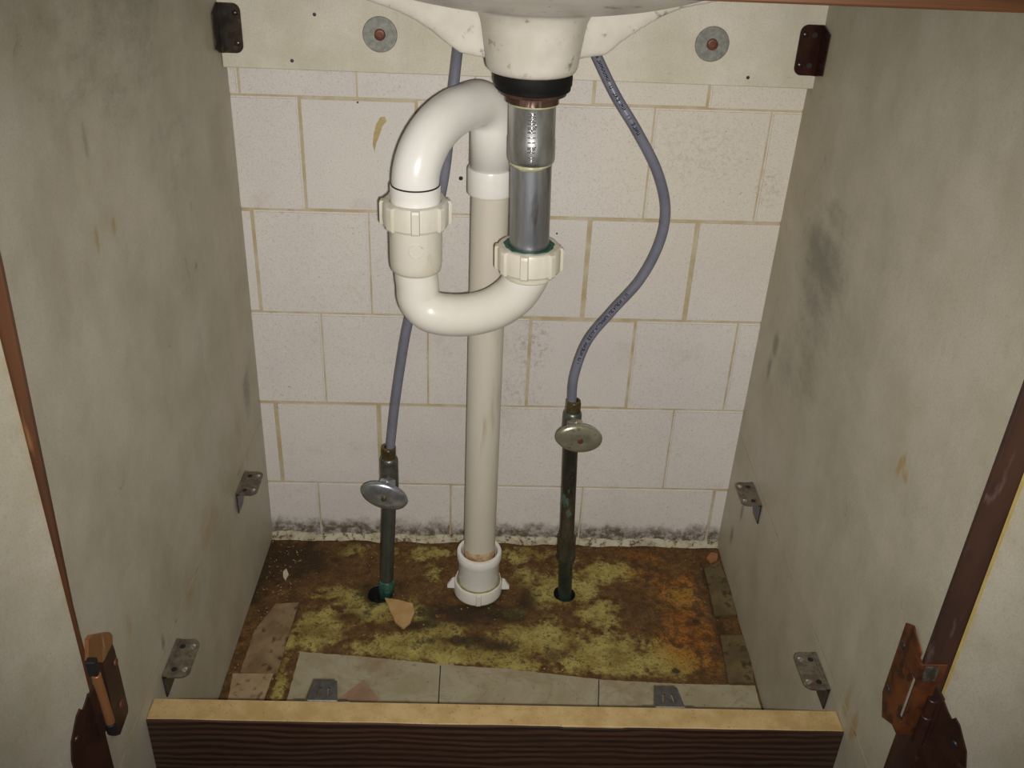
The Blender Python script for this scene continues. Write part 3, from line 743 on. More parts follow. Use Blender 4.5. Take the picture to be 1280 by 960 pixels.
# ---- hinges
def leafpoly(cz, s):
    # outline of the door leaf in (along door, z) from the hinge axis
    return [(0.0,0.018),(0.006,0.021),(0.010,0.016),(0.014,0.012),(0.016,0.016),(0.020,0.013),(0.030,-0.004),(0.034,-0.020),(0.034,-0.044),(0.030,-0.058),(0.020,-0.074),(0.016,-0.078),(0.014,-0.073),(0.010,-0.077),(0.0,-0.070)]
def hinge(side_, zc, mats, plateR=None):
    s = -1 if side_ == 'L' else 1
    fx = xL if s < 0 else xR
    h0, d, nr = (hL, dL, nL) if s < 0 else (hR, dR, nR)
    top, bot = zc+0.050, zc-0.050
    def PX(y, z, off=0.0): return Vector((fx(y, z) - s*off, y, z))
    bm = bmesh.new()
    # plate on the inner face of the panel: bevelled corners, slightly crowned
    y0, y1, y2 = (-0.5490 if s < 0 else -0.5425), -0.5245, (-0.4985 if s < 0 else -0.5110)
    Bq = [PX(y1, top, .0024), PX(y2, top-0.010, .0010), PX(y2, bot+0.014, .0010), PX(y1, bot, .0024)]
    bm = bmesh.new(); prism(bm, Bq, (-s*0.0012, 0, 0))
    root = build('hinge', bm, mats[1], cab)
    def facet(za, zb, za1, zb1):
        bm = bmesh.new(); prism(bm, [PX(y0, za, .0006), PX(y1, za1, .0024), PX(y1, zb1, .0024), PX(y0, zb, .0006)], (-s*0.0012, 0, 0)); return bm
    if s < 0:
        build('worn_plate', facet(top+0.002, zc+0.030, top, zc+0.026), mats[0], root)
        build('plate_fold', facet(zc+0.030, bot+0.010, zc+0.026, bot), mats[1], root)
    else:
        build('worn_plate', facet(top-0.010, bot+0.010, top, bot), mats[0], root)
    # strap round the face edge
    bm = bmesh.new()
    xa, xb = fx(-.545, zc) - s*0.0024, fx(-.545, zc) + s*(0.017 if s > 0 else 0.003)
    box(bm, min(xa,xb), max(xa,xb), YF-0.0016, YF-0.0001, zc-0.040, zc+0.036, 0.0004, 1)
    build('strap', bm, mats[1], root)
    if s > 0:
        for za, zb in ((zc+0.020, zc+0.036), (zc-0.040, zc-0.026)):
            bm = bmesh.new(); box(bm, xa-0.0012, xa+0.0016, YF-0.0010, -0.5405, za, zb, 0.0003, 1)
            build('strap_arm', bm, mats[0], root)
        bm = bmesh.new(); box(bm, xa+0.003, xa+0.0135, YF-0.0022, YF-0.0016, zc+0.020, zc+0.0345, 0.0002, 1)
        build('green_patch', bm, mat_mottle('grey_green_tarnish', (0.16,0.17,0.15), (0.07,0.05,0.035), 160, 0.5, 0.5), root)
    # barrel
    ax = Vector((fx(-.545, zc) + s*0.013, YF-0.0045, 0)) if s > 0 else Vector((h0.x+0.0045, YF-0.004, 0))
    segs = ((zc+0.012, zc+0.026, MBLK, 'knuckle', 0.0058), (zc-0.030, zc+0.012, mats[0], 'barrel', 0.0046), (zc-0.040, zc-0.030, MBLK, 'knuckle', 0.0056)) if s < 0 else ((zc-0.044, zc-0.014, MHNG, 'barrel', 0.0045), (zc-0.012, zc+0.004, MHNG, 'knuckle', 0.0040))
    for za, zb, m_, nm, rr in segs:
        bm = bmesh.new(); rod(bm, ax+Vector((0,0,za)), ax+Vector((0,0,zb)), rr, 16, bev=0.0006)
        build(nm, bm, m_, root, 35)
    # door leaf
    bm = bmesh.new()
    pts = [h0 + d*(u*1.18 - 0.003) + Vector((0,0,zc - 0.020 + v)) - nr*0.0002 for u, v in leafpoly(zc, s)]
    prism(bm, pts, -nr*0.0016)
    build('door_leaf', bm, mats[4], root); bm = bmesh.new()
    # curled shoulder that joins leaf and barrel
    prism(bm, [h0 + d*0.004 + Vector((0,0,zc-.040)) - nr*.0010, h0 + d*0.004 + Vector((0,0,zc+.004)) - nr*.0010, ax + Vector((0,0,zc+.018)), ax + Vector((0,0,zc-.020))], -nr*0.0016 + Vector((-s*.0006,0,0)))
    build('leaf_shoulder', bm, mats[4], root)
    for u, v in ((0.022, -0.006), (0.022, -0.052)):
        bm = bmesh.new(); lathe(bm, [(0,0),(0.0034,0),(0.0028,0.0010),(0,0.0014)], h0 + d*u + Vector((0,0,zc-0.020+v)) - nr*0.0018, -nr, 14, closed=False)
        build('screw', bm, MBRKD, root, True)
    for k in (0.024, -0.024):
        bm = bmesh.new(); lathe(bm, [(0,0),(0.0036,0),(0.0030,0.0009),(0,0.0012)], PX(-0.519, zc+k, .0030), (-s,0,0), 14, closed=False)
        build('screw', bm, mats[2] if s < 0 else MBRKD, root, True)
    return root
def hinge_left(dz, dy, plate, worn):
    def S(pts, off):
        return [Vector((-0.001 + off, p[1]+dy, p[2]+dz)) for p in pts]
    D = [(-0.0010,-0.5081,0.3070), (-0.0010,-0.5067,0.2987), (-0.0010,-0.5060,0.2335), (-0.0010,-0.5078,0.2299), (-0.0010,-0.5284,0.2278), (-0.0010,-0.5361,0.2352), (-0.0010,-0.5319,0.2476), (-0.0010,-0.5290,0.3081)]
    W_ = [(-0.0010,-0.5414,0.3436), (-0.0010,-0.5354,0.3425), (-0.0010,-0.5091,0.3197), (-0.0010,-0.5053,0.3126), (-0.0010,-0.5081,0.3070), (-0.0010,-0.5290,0.3081), (-0.0010,-0.5482,0.3299)]
    bm = bmesh.new(); prism(bm, S(D, 0.0009), (-0.004,0,0))
    root = build('hinge', bm, plate, cab)
    bm = bmesh.new(); prism(bm, S(W_, 0.0011), (-0.004,0,0)); build('worn_plate', bm, worn, root)
    o3 = Vector((0, dy, dz))
    pa, pb = Vector((0.0055,-0.5530,0.3212))+o3, Vector((0.0074,-0.5530,0.2706))+o3
    ax = (pb-pa).normalized()
    bm = bmesh.new(); rod(bm, pa, pb, 0.0034, 20, bev=0.0004); build('barrel', bm, worn, root, 35)
    bm = bmesh.new(); box(bm, -0.0062, 0.0008, YF-0.006+dy, YF+dy, zt(pa)-0.0005, zt(pa)+0.0135, 0.0005, 1)
    for v in bm.verts: v.co.x += (pa.x+0.0010)
    build('knuckle', bm, MBLK, root)
    bm = bmesh.new(); rod(bm, pb, pb+ax*0.010, 0.0042, 16, bev=0.0004); build('knuckle', bm, MBLK, root, 35)
    zc = 0.300+dz
    h0, d, nr = hL, dL, nL
    pts = [h0 + d*(u - 0.003) + Vector((0,0,zc - 0.020 + v)) - nr*0.0002 for u, v in leafpoly(zc, -1)]
    bm = bmesh.new(); prism(bm, pts, -nr*0.0016); build('door_leaf', bm, plate, root)
    bm = bmesh.new()
    prism(bm, [h0 + d*0.004 + Vector((0,0,zc-.045)) - nr*.0010, h0 + d*0.004 + Vector((0,0,zc+.000)) - nr*.0010, pa + Vector((0,0,-.004)), pb + Vector((0,0,0.0))], -nr*0.0016 + Vector((.0006,0,0)))
    build('leaf_shoulder', bm, plate, root)
    for u, v in ((0.022, -0.006), (0.022, -0.052)):
        bm = bmesh.new(); lathe(bm, [(0,0),(0.0034,0),(0.0028,0.0010),(0,0.0014)], h0 + d*u + Vector((0,0,zc-0.020+v)) - nr*0.0018, -nr, 14, closed=False)
        build('screw', bm, plate, root, True)
    for p in ((-0.0010,-0.5100,0.2883), (-0.0010,-0.5162,0.2487)):
        bm = bmesh.new(); lathe(bm, [(0,0),(0.0036,0),(0.0030,0.0009),(0,0.0012)], S([p], 0.0009)[0], (1,0,0), 14, closed=False)
        build('screw', bm, MRUST, root, True)
def zt(p): return p.z
hinge_left(0.0, 0.0, MHNG, MCOP)
hinge_left(0.450, 0.0045, mat_mottle('dark_red_hinge', (0.07,0.022,0.012), (0.045,0.016,0.010), 60, 0.45, 0.3), MRUST)
hinge('R', 0.305, (MHRU, MHRU, MHRU, MBRKD, MHNG))
set_origin(cab, (0.31, -0.27, 0.0))

# unseen countertop above the sink, added to keep ambient light out
bm = bmesh.new(); box(bm, -0.03, 0.65, -0.575, 0.0, 0.832, 0.855, 0.003, 2)
tag(build('countertop', bm, MSTONE), 'unseen pale countertop slab added on the vanity cabinet to block ambient light', 'countertop')

# ================================================================ SINK
sink = thing('sink_basin', 'white porcelain sink basin seen from below, its drain boss over the trap', 'sink')
SX, SY = 0.3155, -0.228
bm = bmesh.new()
prof = [(0,0.7375)]
for r, z in ((0.04,0.728),(0.06,0.7300),(0.08,0.7330),(0.10,0.7372),(0.12,0.7430),(0.14,0.7500),(0.16,0.7590),(0.175,0.769),(0.187,0.783),(0.193,0.80),(0.195,0.8205)):
    prof.append((r, z+0.010))
prof += [(0.0,0.8305)]
lathe(bm, prof, (SX,SY,0), seg=96, closed=False, sx=1.10, sy=0.84)
build_b = bm
# boss
lathe(bm, [(0,0.6885),(0.0345,0.6885),(0.0370,0.6895),(0.0385,0.6925),(0.0400,0.705),(0.0425,0.722),(0.0440,0.730),(0.052,0.745),(0,0.745)], (SX,SY,0), seg=72, closed=False)
# rear overflow web to both sides
web = [(0.150,0.7440),(0.1799,0.7345),(0.200,0.7285),(0.2167,0.7215),(0.232,0.7125),(0.244,0.7030),(0.2545,0.6965),(0.2625,0.6945),(0.2730,0.6935),(0.30,0.690),(0.34,0.690),(0.3640,0.6965),(0.3720,0.6972),(0.3793,0.6990),(0.3850,0.7035),(0.3921,0.7110),(0.408,0.7235),(0.424,0.7320),(0.4407,0.7390),(0.4672,0.7450),(0.485,0.7500),(0.49,0.775),(0.14,0.775)]
prism(bm, [(x, -0.207, z) for x, z in web], (0, 0.075, 0))
bmesh.ops.triangulate(bm, faces=bm.faces)
bas = build('basin', bm, MPORC, sink, 'all')
md = bas.modifiers.new('Remesh', 'REMESH'); md.mode = 'VOXEL'; md.voxel_size = 0.0026; md.use_smooth_shade = True
sm = bas.modifiers.new('Smooth', 'SMOOTH'); sm.factor = 0.6; sm.iterations = 5
set_origin(sink, (SX, SY, 0.6885))

# ================================================================ SINK DRAIN (gasket, locknut, tailpiece)
dr = thing('sink_drain', 'zinc steel tailpiece with black gasket and brown locknut under the basin', 'drain pipe')
TX, TY = 0.3185, -0.228
TB = Vector((0.3218, -0.228, 0.508))     # foot of the tailpiece
TT = Vector((0.3170, -0.228, 0.690))     # top
TD = (TT-TB).normalized()
def along(z): return TB + TD*((z-TB.z)/TD.z)
bm = bmesh.new()
lathe(bm, [(0.012,0.0),(0.0300,0.0),(0.0318,0.0012),(0.0322,0.0045),(0.0330,0.0055),(0.0333,0.0120),(0.0328,0.0160),(0.012,0.0160)], along(0.6735), TD, 64)
build('gasket', bm, MRUB, dr, 40)
bm = bmesh.new()
hexm = lambda th, i: (math.cos(PI/8)/math.cos(((th + PI/8 + 0.12) % (PI/4)) - PI/8)) if i in (3,4) else 1.0
lathe(bm, [(0.012,-0.0105),(0.0180,-0.0105),(0.0225,-0.0100),(0.0240,-0.0095),(0.0240,-0.0035),(0.0285,-0.0028),(0.0290,0.0),(0.012,0.0)], along(0.6735), TD, 96, mod=hexm)
build('locknut', bm, MBRN, dr, 30)
bm = bmesh.new()
lathe(bm, [(0.0150,0.6040-.604),(0.0190,0.0),(0.0203,0.0015),(0.0207,0.004),(0.0207,0.020),(0.0202,0.022),(0.0202,0.049),(0.0207,0.0515),(0.0198,0.0525),(0.0150,0.0530)], along(0.6115), TD, 64)
build('threaded_collar', bm, MSTEEL, dr, 40)
# raised stamp on the collar
bm = bmesh.new()
fdir = (CP - along(0.63)); fdir.z = 0; fdir = (fdir - TD*fdir.dot(TD)).normalized(); sdir = TD.cross(fdir)
glyph = {'I': [((0,0),(0,1))], 'M': [((0,0),(0,1)),((0,1),(.5,.4)),((.5,.4),(1,1)),((1,1),(1,0))], 'A': [((0,0),(.5,1)),((.5,1),(1,0)),((.25,.45),(.75,.45))],
         'N': [((0,0),(0,1)),((0,1),(1,0)),((1,0),(1,1))], 'E': [((0,0),(0,1)),((0,1),(1,1)),((0,.5),(.8,.5)),((0,0),(1,0))], 'U': [((0,1),(0,0)),((0,0),(1,0)),((1,0),(1,1))], 'L': [((0,1),(0,0)),((0,0),(1,0))]}
zz = 0.6165
for ch in 'AINLIIMUAN':
    for (a, b) in glyph[ch]:
        pa = Vector((a[0]*0.0030 + zz, (a[1]-0.5)*0.0068)); pb = Vector((b[0]*0.0030 + zz, (b[1]-0.5)*0.0068))
        def on(p):
            th = p.y/0.0205
            c = along(p.x)
            return c + (fdir*math.cos(th) - sdir*math.sin(th))*0.0206
        A_, B_ = on(pa), on(pb)
        tube(bm, [A_, (A_+B_)/2 + fdir*0.0001, B_], 0.0006, 6)
    zz += 0.0043
st = build('embossed_stamp', bm, MSHINE, dr, 'all')
bm = bmesh.new()
tube(bm, [along(0.508), along(0.614)], 0.0183, 64)
build('tailpiece', bm, MSTEEL2, dr, 40)
# yellow residue where collar and tube meet
bm = bmesh.new()
pr = None
for k in range(72):
    th = k*2*PI/72
    dd = fdir*math.cos(th) + sdir*math.sin(th)
    w = 0.0016 + 0.0022*max(0, noise.noise(Vector((math.cos(th)*3, math.sin(th)*3, 1.3)))) + (0.0022*math.exp(-((th if th < PI else th-2*PI)/0.55)**2))
    cur = [bm.verts.new(along(0.6116)+dd*0.0193), bm.verts.new(along(0.6116-w)+dd*(0.0188)), bm.verts.new(along(0.6116-w)+dd*0.0180), bm.verts.new(along(0.6120)+dd*0.0180)]
    if pr:
        for i in range(4): bm.faces.new((pr[i], pr[(i+1)%4], cur[(i+1)%4], cur[i]))
    else: first_ = cur
    pr = cur
for i in range(4): bm.faces.new((pr[i], pr[(i+1)%4], first_[(i+1)%4], first_[i]))
build('residue', bm, MGLUE, dr, 'all')
bm = bmesh.new()
lathe(bm, ring_prof(0.0186, 0.0212, 0, 0.0022, 0.0006), along(0.6615), TD, 64)
build('thread_sealant', bm, MGLUE, dr, True)
set_origin(dr, TB)

# ================================================================ P-TRAP
trap = thing('drain_trap', 'white plastic drain trap looping from steel tailpiece to waste pipe', 'drain trap')
RX, RY = 0.2158, -0.205      # riser axis
WX, WY = 0.2850, -0.1032     # waste pipe axis
TR_ = 0.0205
def lugs(angles, wid, h):
    def f(th, i):
        m = 1.0
        for a in angles:
            dd = abs((th-a+PI) % (2*PI) - PI)
            if dd < wid: m = 1.0 + h
        return m
    return f
def slip_nut(loc, axis, ro, ri, hgt, angs, lug=0.075, name='slip_nut', mat=None, parent=trap, wid=0.11):
    bm = bmesh.new()
    base = lugs(angs, wid, lug)
    mod = lambda th, i: base(th, i) if i in (2,3,4,5) else 1.0
    lathe(bm, [(ri,0),(ro-.003,0),(ro-.001,0.001),(ro,0.003),(ro,hgt-0.003),(ro-.001,hgt-0.0008),(ro-.0025,hgt),(ri+0.001,hgt),(ri,hgt-.001)], loc, axis, 160, mod=mod)
    return build(name, bm, mat or MPVCN, parent, 25)
# trap bend: from under the tailpiece nut down, round and up to the riser
pts = spline([(RX,RY,0.512), (RX,RY,0.492), (0.2171,-0.2060,0.4799), (0.2186,-0.2070,0.4652), (0.2295,-0.2090,0.4536), (0.2482,-0.2120,0.4514), (0.2700,-0.2160,0.4549), (0.2914,-0.2200,0.4643), (0.3091,-0.2240,0.4802), (0.3188,-0.2270,0.4976), (TB.x, TB.y, 0.508), (TB.x, TB.y, 0.516)], 8)
bm = bmesh.new(); tube(bm, pts, TR_, 48)
build('trap_bend', bm, MPVC, trap, 'all')
# riser union body
bm = bmesh.new()
lathe(bm, [(0.010,0),(0.0215,0.0),(0.0232,0.0012),(0.0242,0.0040),(0.0247,0.010),(0.0247,0.046),(0.010,0.046)], (RX,RY,0.4955), seg=64)
ub = build('union_body', bm, MPVCN, trap, 40)
bm = bmesh.new()
fr = (CP - Vector((RX,RY,0.524))); fr.z = 0; fr.normalize(); sr = Vector((0,0,1)).cross(fr)
ring = []
for k in range(9):
    th = k*2*PI/8 + PI/8
    a = 0.0068*math.cos(th); z = 0.0068*math.sin(th)
    ph = a/0.0247
    ring.append(Vector((RX,RY,0.524+z)) + (fr*math.cos(ph)+sr*math.sin(ph))*0.0249)
tube(bm, ring, 0.0005, 6)
build('moulded_mark', bm, MPVCN, ub, 'all')
angs0 = [math.atan2(fr.y, fr.x) + a for a in (0.0, PI/2+0.05, PI, -PI/2-0.05, PI/4+0.05, -PI/4-0.05, 3*PI/4, -3*PI/4)]
slip_nut((RX,RY,0.5405), Z, 0.0305, 0.0235, 0.0245, angs0, 0.09)
bm = bmesh.new()
lathe(bm, ring_prof(0.018, 0.0232, 0, 0.022, 0.001), (RX,RY,0.5570), seg=64)
build('compression_sleeve', bm, MPVCB, trap, 40)
bm = bmesh.new()
lathe(bm, ring_prof(0.0195, 0.0224, 0, 0.0016, 0.0004), (RX,RY,0.5787), seg=64)
build('black_seal', bm, MBLK, trap, True)
# return bend
q0 = Vector((RX, RY, 0)); q1 = Vector((WX, WY, 0)); hh = (q1-q0); RR = hh.length/2; hh.normalize()
L_ = RR*2; zb = 0.580
path = [(0.0, zb-0.002)]
for k in range(19):
    th = PI/2*k/18; path.append((0.074*(1-math.cos(th)), zb + 0.054*math.sin(th)))
path.append((0.086, zb+0.0545))
for k in range(13):
    th = PI/2*k/12; path.append((L_-0.030 + 0.030*math.sin(th), zb+0.0545 - 0.030*(1-math.cos(th))))
path.append((L_, 0.566))
pts = [Vector((RX + hh.x*a, RY + hh.y*a, b)) for a, b in path]
rad = [0.0217]*len(pts)
bm = bmesh.new(); tube(bm, pts, rad, 56)
build('return_bend', bm, MPVCB, trap, 'all')
# nut under the tailpiece
a0 = math.atan2(CP.y-TB.y, CP.x-TB.x)
slip_nut(TB + TD*0.001, TD, 0.0295, 0.0190, 0.0245, [a0-0.12, a0+1.55, a0-1.5, a0+PI, a0+.8, a0-.85], 0.085)
bm = bmesh.new()
lathe(bm, ring_prof(0.0184, 0.0232, 0, 0.0012, 0.0004), TB + TD*0.0250, TD, 64, mod=lambda th, i: 1.0 if i in (0,6,7) else 1.0+0.04*math.sin(th*9)*math.cos(th*4))
g_ = build('green_corroded_ring', bm, MGREEN, trap, 'all')
bm = bmesh.new()
lathe(bm, ring_prof(0.0192, 0.0232, 0, 0.008, 0.001), TB - TD*0.0055, TD, 64)
build('bend_collar', bm, MPVCN, trap, 40)
set_origin(trap, (RX, RY, 0.39))

# ================================================================ WASTE PIPE
wp = thing('waste_pipe', 'upright cream plastic waste pipe rising from the floor behind the trap', 'pipe')
bm = bmesh.new()
tube(bm, [(WX, WY, 0.02), (WX+0.0003, WY, 0.3), (WX, WY, 0.546)], 0.0196, 56)
build('pipe', bm, MPVCO, wp, 40)
bm = bmesh.new()
lathe(bm, [(0.0195,0),(0.0225,0),(0.0235,0.0010),(0.0237,0.0030),(0.0237,0.026),(0.0230,0.0275),(0.0195,0.028)], (WX,WY,0.538), seg=64)
build('coupling', bm, MPVCB, wp, 40)
bm = bmesh.new()
lathe(bm, [(0.0215,0.010),(0.0255,0.010),(0.0262,0.014),(0.0262,0.052),(0.0280,0.056),(0.0284,0.060),(0.0284,0.066),(0.0275,0.068),(0.0235,0.068),(0.0225,0.066),(0.0215,0.050)], (WX,WY,0), seg=72)
build('slip_coupling', bm, MPVCB, wp, 40)
bm = bmesh.new()
lathe(bm, ring_prof(0.0190, 0.0200, 0.060, 0.0765, 0.0002), (WX,WY,0), seg=48, mod=lambda th,i: 1+(0.010 if i in (2,3,4,5) else 0)*math.sin(3*th+1))
build('rust_ring', bm, mat_mottle('rust_stain', (0.35,0.19,0.07), (0.50,0.40,0.26), 120, 0.7), wp, 'all')
fw = math.atan2(CP.y-WY, CP.x-WX)
nb_ = slip_nut((WX-.0005,WY,-0.0005), Z, 0.0308, 0.0262, 0.0205, [fw+0.05, fw+2.1, fw-2.1], 0.03, 'wing_nut', MPVC, wp, 0.09)
for s in (-1, 1):
    bm = bmesh.new()
    sd = Vector((math.cos(fw+s*PI/2), math.sin(fw+s*PI/2), 0)); c = Vector((WX,WY,0))
    prism(bm, [c+sd*0.0305+Vector((0,-.0012,0.004)), c+sd*0.0400+Vector((0,-.0012,0.0045)), c+sd*0.0402+Vector((0,-.0012,0.0085)), c+sd*0.0345+Vector((0,-.0012,0.018)), c+sd*0.0305+Vector((0,-.0012,0.020))], (0,0.0040,0))
    build('wing', bm, MPVCB, nb_)
bm = bmesh.new()
lathe(bm, ring_prof(0.0262, 0.0283, 0.0185, 0.0212, 0.0005), (WX,WY,0), seg=48, mod=lambda th,i: 1+0.012*math.sin(7*th+1)*math.sin(3*th))
build('grime_ring', bm, mat_mottle('green_grime', (0.20,0.19,0.07), (0.30,0.28,0.13), 150, 0.8), wp, 'all')
set_origin(wp, (WX, WY, 0))

# ================================================================ WATER PIPES, VALVES, SUPPLY TUBES
def water_pipe(p, q, r, mat, label, coupling):
    t = thing('water_pipe', label, 'pipe', 'water pipes rising from the floor')
    p = Vector(p); q = Vector(q)
    bm = bmesh.new(); tube(bm, [p - (q-p).normalized()*0.02, q], r, 32)
    build('pipe', bm, mat, t, 40)
    ax = (q-p).normalized()
    if coupling:
        for z0, z1, rr in ((0.062, 0.098, r*1.27),):
            bm = bmesh.new()
            lathe(bm, [(r*0.9,0),(rr*0.98,0),(rr*1.06,0.002),(rr*1.06,0.006),(rr,0.008),(rr,z1-z0-0.004),(rr*1.04,z1-z0-0.002),(rr*1.0,z1-z0),(r*0.9,z1-z0)], p + ax*z0, ax, 40)
            build('coupling', bm, mat, t, 40)
    else:
        bm = bmesh.new(); lathe(bm, [(r*.9,0),(r*1.15,0),(r*1.12,0.028),(r*.9,0.03)], p + ax*(-0.004), ax, 32, mod=lambda th,i: 1+0.05*math.sin(5*th+i))
        s_ = build('corroded_sleeve', bm, mat_mottle('teal_corrosion', (0.015,0.06,0.048), (0.05,0.13,0.10), 160, 0.5), t, 'all')
    set_origin(t, p)
    return t
PR0, PR1 = Vector((0.3981,-0.1063,-0.004)), Vector((0.3893,-0.103,0.240))
PL0, PL1 = Vector((0.1658,-0.1090,-0.004)), Vector((0.1740,-0.105,0.166))
water_pipe(PR0, PR1, 0.0090, MCU, 'taller dark green-tarnished copper water pipe right of the waste pipe', True)
water_pipe(PL0, PL1, 0.0088, MCUG, 'shorter grey-tarnished water pipe in a floor hole left of the waste pipe', False)

def valve(base, H, hc, tilt, label, mats, body_h):
    t = thing('shutoff_valve', label, 'valve', 'shutoff valves on the water pipes')
    base = Vector(base)
    x, y, z = base
    r = 0.0105
    bm = bmesh.new()
    lathe(bm, [(0,-0.006),(0.0102,-0.006),(0.0108,-0.004),(0.0110,0.0),(0.0108,body_h-0.004),(0.0098,body_h-0.001),(0.0086,body_h),(0,body_h)], base, Z, 40, closed=False)
    build('valve_body', bm, mats[0], t, 35)
    bm = bmesh.new()
    hexf = lambda th, i: (math.cos(PI/6)/math.cos(((th + PI/6) % (PI/3)) - PI/6)) if i in (1,2,3) else 1.0
    lathe(bm, [(0.0055,body_h-.001),(0.0092,body_h-.001),(0.0094,body_h),(0.0094,body_h+0.0125),(0.0080,body_h+0.0140),(0.0055,body_h+0.0145)], base, Z, 72, mod=hexf)
    build('compression_nut', bm, mats[1], t, 25)
    # stem and packing nut towards the front
    hc = Vector(hc); s0 = Vector((x, y, hc.z + 0.0035)); ax = (hc - s0).normalized(); L = (hc-s0).length
    bm = bmesh.new()
    lathe(bm, [(0,0),(0.0082,0),(0.0082,0.0125),(0.0070,0.0135),(0,0.0135)], s0, ax, 40, closed=False)
    build('side_boss', bm, mats[0], t, 35)
    bm = bmesh.new()
    lathe(bm, [(0,0.0100),(0.0102,0.0100),(0.0106,0.0108),(0.0106,0.0185),(0.0070,0.0222),(0.0045,0.0230),(0.0042,L-0.002),(0,L-0.002)], s0, ax, 72, closed=False, mod=lambda th,i: hexf(th, i))
    build('packing_nut', bm, mats[2], t, 25)
    # oval handle
    up = Vector((math.cos(tilt), 0, -math.sin(tilt)))
    bm = bmesh.new()
    prof = [(0,-0.0040),(0.0060,-0.0050),(0.0095,-0.0035),(0.0150,-0.0012),(0.0255,-0.0040),(0.0278,-0.0040),(0.0284,-0.0020),(0.0272,0.0005),(0.0235,0.0022),(0.0150,0.0042),(0.0080,0.0048),(0.0060,0.0040),(0,0.0038)]
    lathe(bm, prof, hc, ax, 72, closed=False, sx=1.0, sy=0.68, up=up)
    hd = build('handle', bm, mats[3], t, 'all')
    bm = bmesh.new(); lathe(bm, [(0,0),(0.0034,0),(0.0030,0.0014),(0,0.0018)], hc + ax*0.0040, ax, 16, closed=False)
    build('screw', bm, mats[4], hd, True)
    set_origin(t, base)
    return t
valve((0.3890,-0.1030,0.2440), 0, (0.3950,-0.1400,0.2635), 0.30, 'yellow-tarnished valve with oval handle and brass nut on the taller copper pipe', (MVALVE, MBRASS, MCHROMEY, MCHROMEY, MRUST), 0.0345)
valve((0.1742,-0.1050,0.1690), 0, (0.1712,-0.1400,0.1760), 0.34, 'silvery valve with oval handle low on the left water pipe', (MVALVE, MBRASS, MCHROME, MCHROME, MBRASS), 0.0400)

def supply(P, label, r=0.0053):
    t = thing('supply_tube', label, 'water tube', 'grey supply tubes')
    pts = spline(P, 12)
    bm = bmesh.new(); tube(bm, pts, r, 24)
    build('tube', bm, MHOSE, t, 'all')
    return t, pts
RP = [(0.3876,-0.103,0.285), (0.3869,-0.1030,0.2910), (0.3876,-0.1000,0.3234), (0.3992,-0.0960,0.3661), (0.4243,-0.0920,0.4028), (0.4518,-0.0900,0.4406), (0.4679,-0.0900,0.4832), (0.4698,-0.0920,0.5226), (0.4555,-0.0980,0.5646), (0.4300,-0.1020,0.6060), (0.4061,-0.0950,0.6388), (0.3873,-0.0820,0.6698), (0.3777,-0.0680,0.6871), (0.3702,-0.0550,0.7056), (0.357,-0.046,0.79)]
LP = [(0.1752,-0.105,0.215), (0.1761,-0.1050,0.2218), (0.1827,-0.1020,0.2811), (0.1907,-0.0980,0.3372), (0.1983,-0.0950,0.3814), (0.2147,-0.0950,0.4539), (0.2294,-0.0980,0.5097), (0.2384,-0.1020,0.5585), (0.2435,-0.0980,0.6103), (0.2467,-0.0850,0.6462), (0.2491,-0.0700,0.6722), (0.2507,-0.0550,0.6936), (0.245,-0.046,0.79)]
tR, ptsR = supply(RP, 'grey supply tube bowing out to the right with dark printed marks')
tL, ptsL = supply(LP, 'plain grey supply tube rising behind the left of the trap')
# printed marks along the tube, facing the front
def marks(t, pts, runs, r=0.00535):
    cum = [0.0]
    for a, b in zip(pts, pts[1:]): cum.append(cum[-1] + (b-a).length)
    def at(s):
        for i in range(len(pts)-1):
            if cum[i+1] >= s:
                f = (s-cum[i])/(cum[i+1]-cum[i]); return pts[i].lerp(pts[i+1], f), (pts[i+1]-pts[i]).normalized()
        return pts[-1], (pts[-1]-pts[-2]).normalized()
    tot = cum[-1]
    for s0, s1 in runs:
        bm = bmesh.new()
        s = s0*tot
        while s < s1*tot:
            c, tg = at(s)
            f = (CP - c); f = (f - tg*f.dot(tg)).normalized(); sd = tg.cross(f)
            g = random.choice(list(glyph.values()))
            H_ = 0.0030; W_g = 0.0022
            if random.random() < 0.82:
                for a, b in g:
                    def on(p):
                        cc_, tt = at(s + p[0]*W_g)
                        ph = (p[1]-0.5)*H_/r
                        return cc_ + (f*math.cos(ph) + sd*math.sin(ph))*r
                    A_, B_ = on(a), on(b)
                    tube(bm, [A_, (A_+B_)/2, B_], 0.00042, 5)
            s += W_g*1.55
        build('printed_marks', bm, MINK, t)
marks(tR, ptsR, ((0.10,0.27), (0.62,0.90)))
set_origin(tR, RP[0]); set_origin(tL, LP[0])

# ================================================================ FLOOR SCRAPS
def mat_tile():
    n = NT('marbled_vinyl')
    v = n.noise(14, 5, 0.6, None, 1.5)
    col = n.mix(n.ramp(v, 0.35, 0.62), (0.30,0.255,0.155), (0.36,0.325,0.225))
    col = n.mix(n.math('MULTIPLY', n.ramp(n.math('ABSOLUTE', n.math('SUBTRACT', n.noise(22, 4, 0.5, None, 0.6), 0.5)), 0.03, 0.0), 0.28), col, (0.20,0.14,0.08))
    col = n.mix(n.math('MULTIPLY', n.ramp(n.noise(200, 3, 0.7), 0.60, 0.72), 0.6), col, (0.12,0.07,0.03))
    col = n.mix(n.math('MULTIPLY', n.ramp(n.noise(9, 5, 0.7, n.mapping(loc=(3,1,0))), 0.54, 0.68), 0.6), col, (0.23,0.15,0.075))
    n.bump(n.noise(200, 3), 0.2, 0.0005)
    return n.fin(col, 0.5, 0, 0.4)
MTILE = mat_tile()
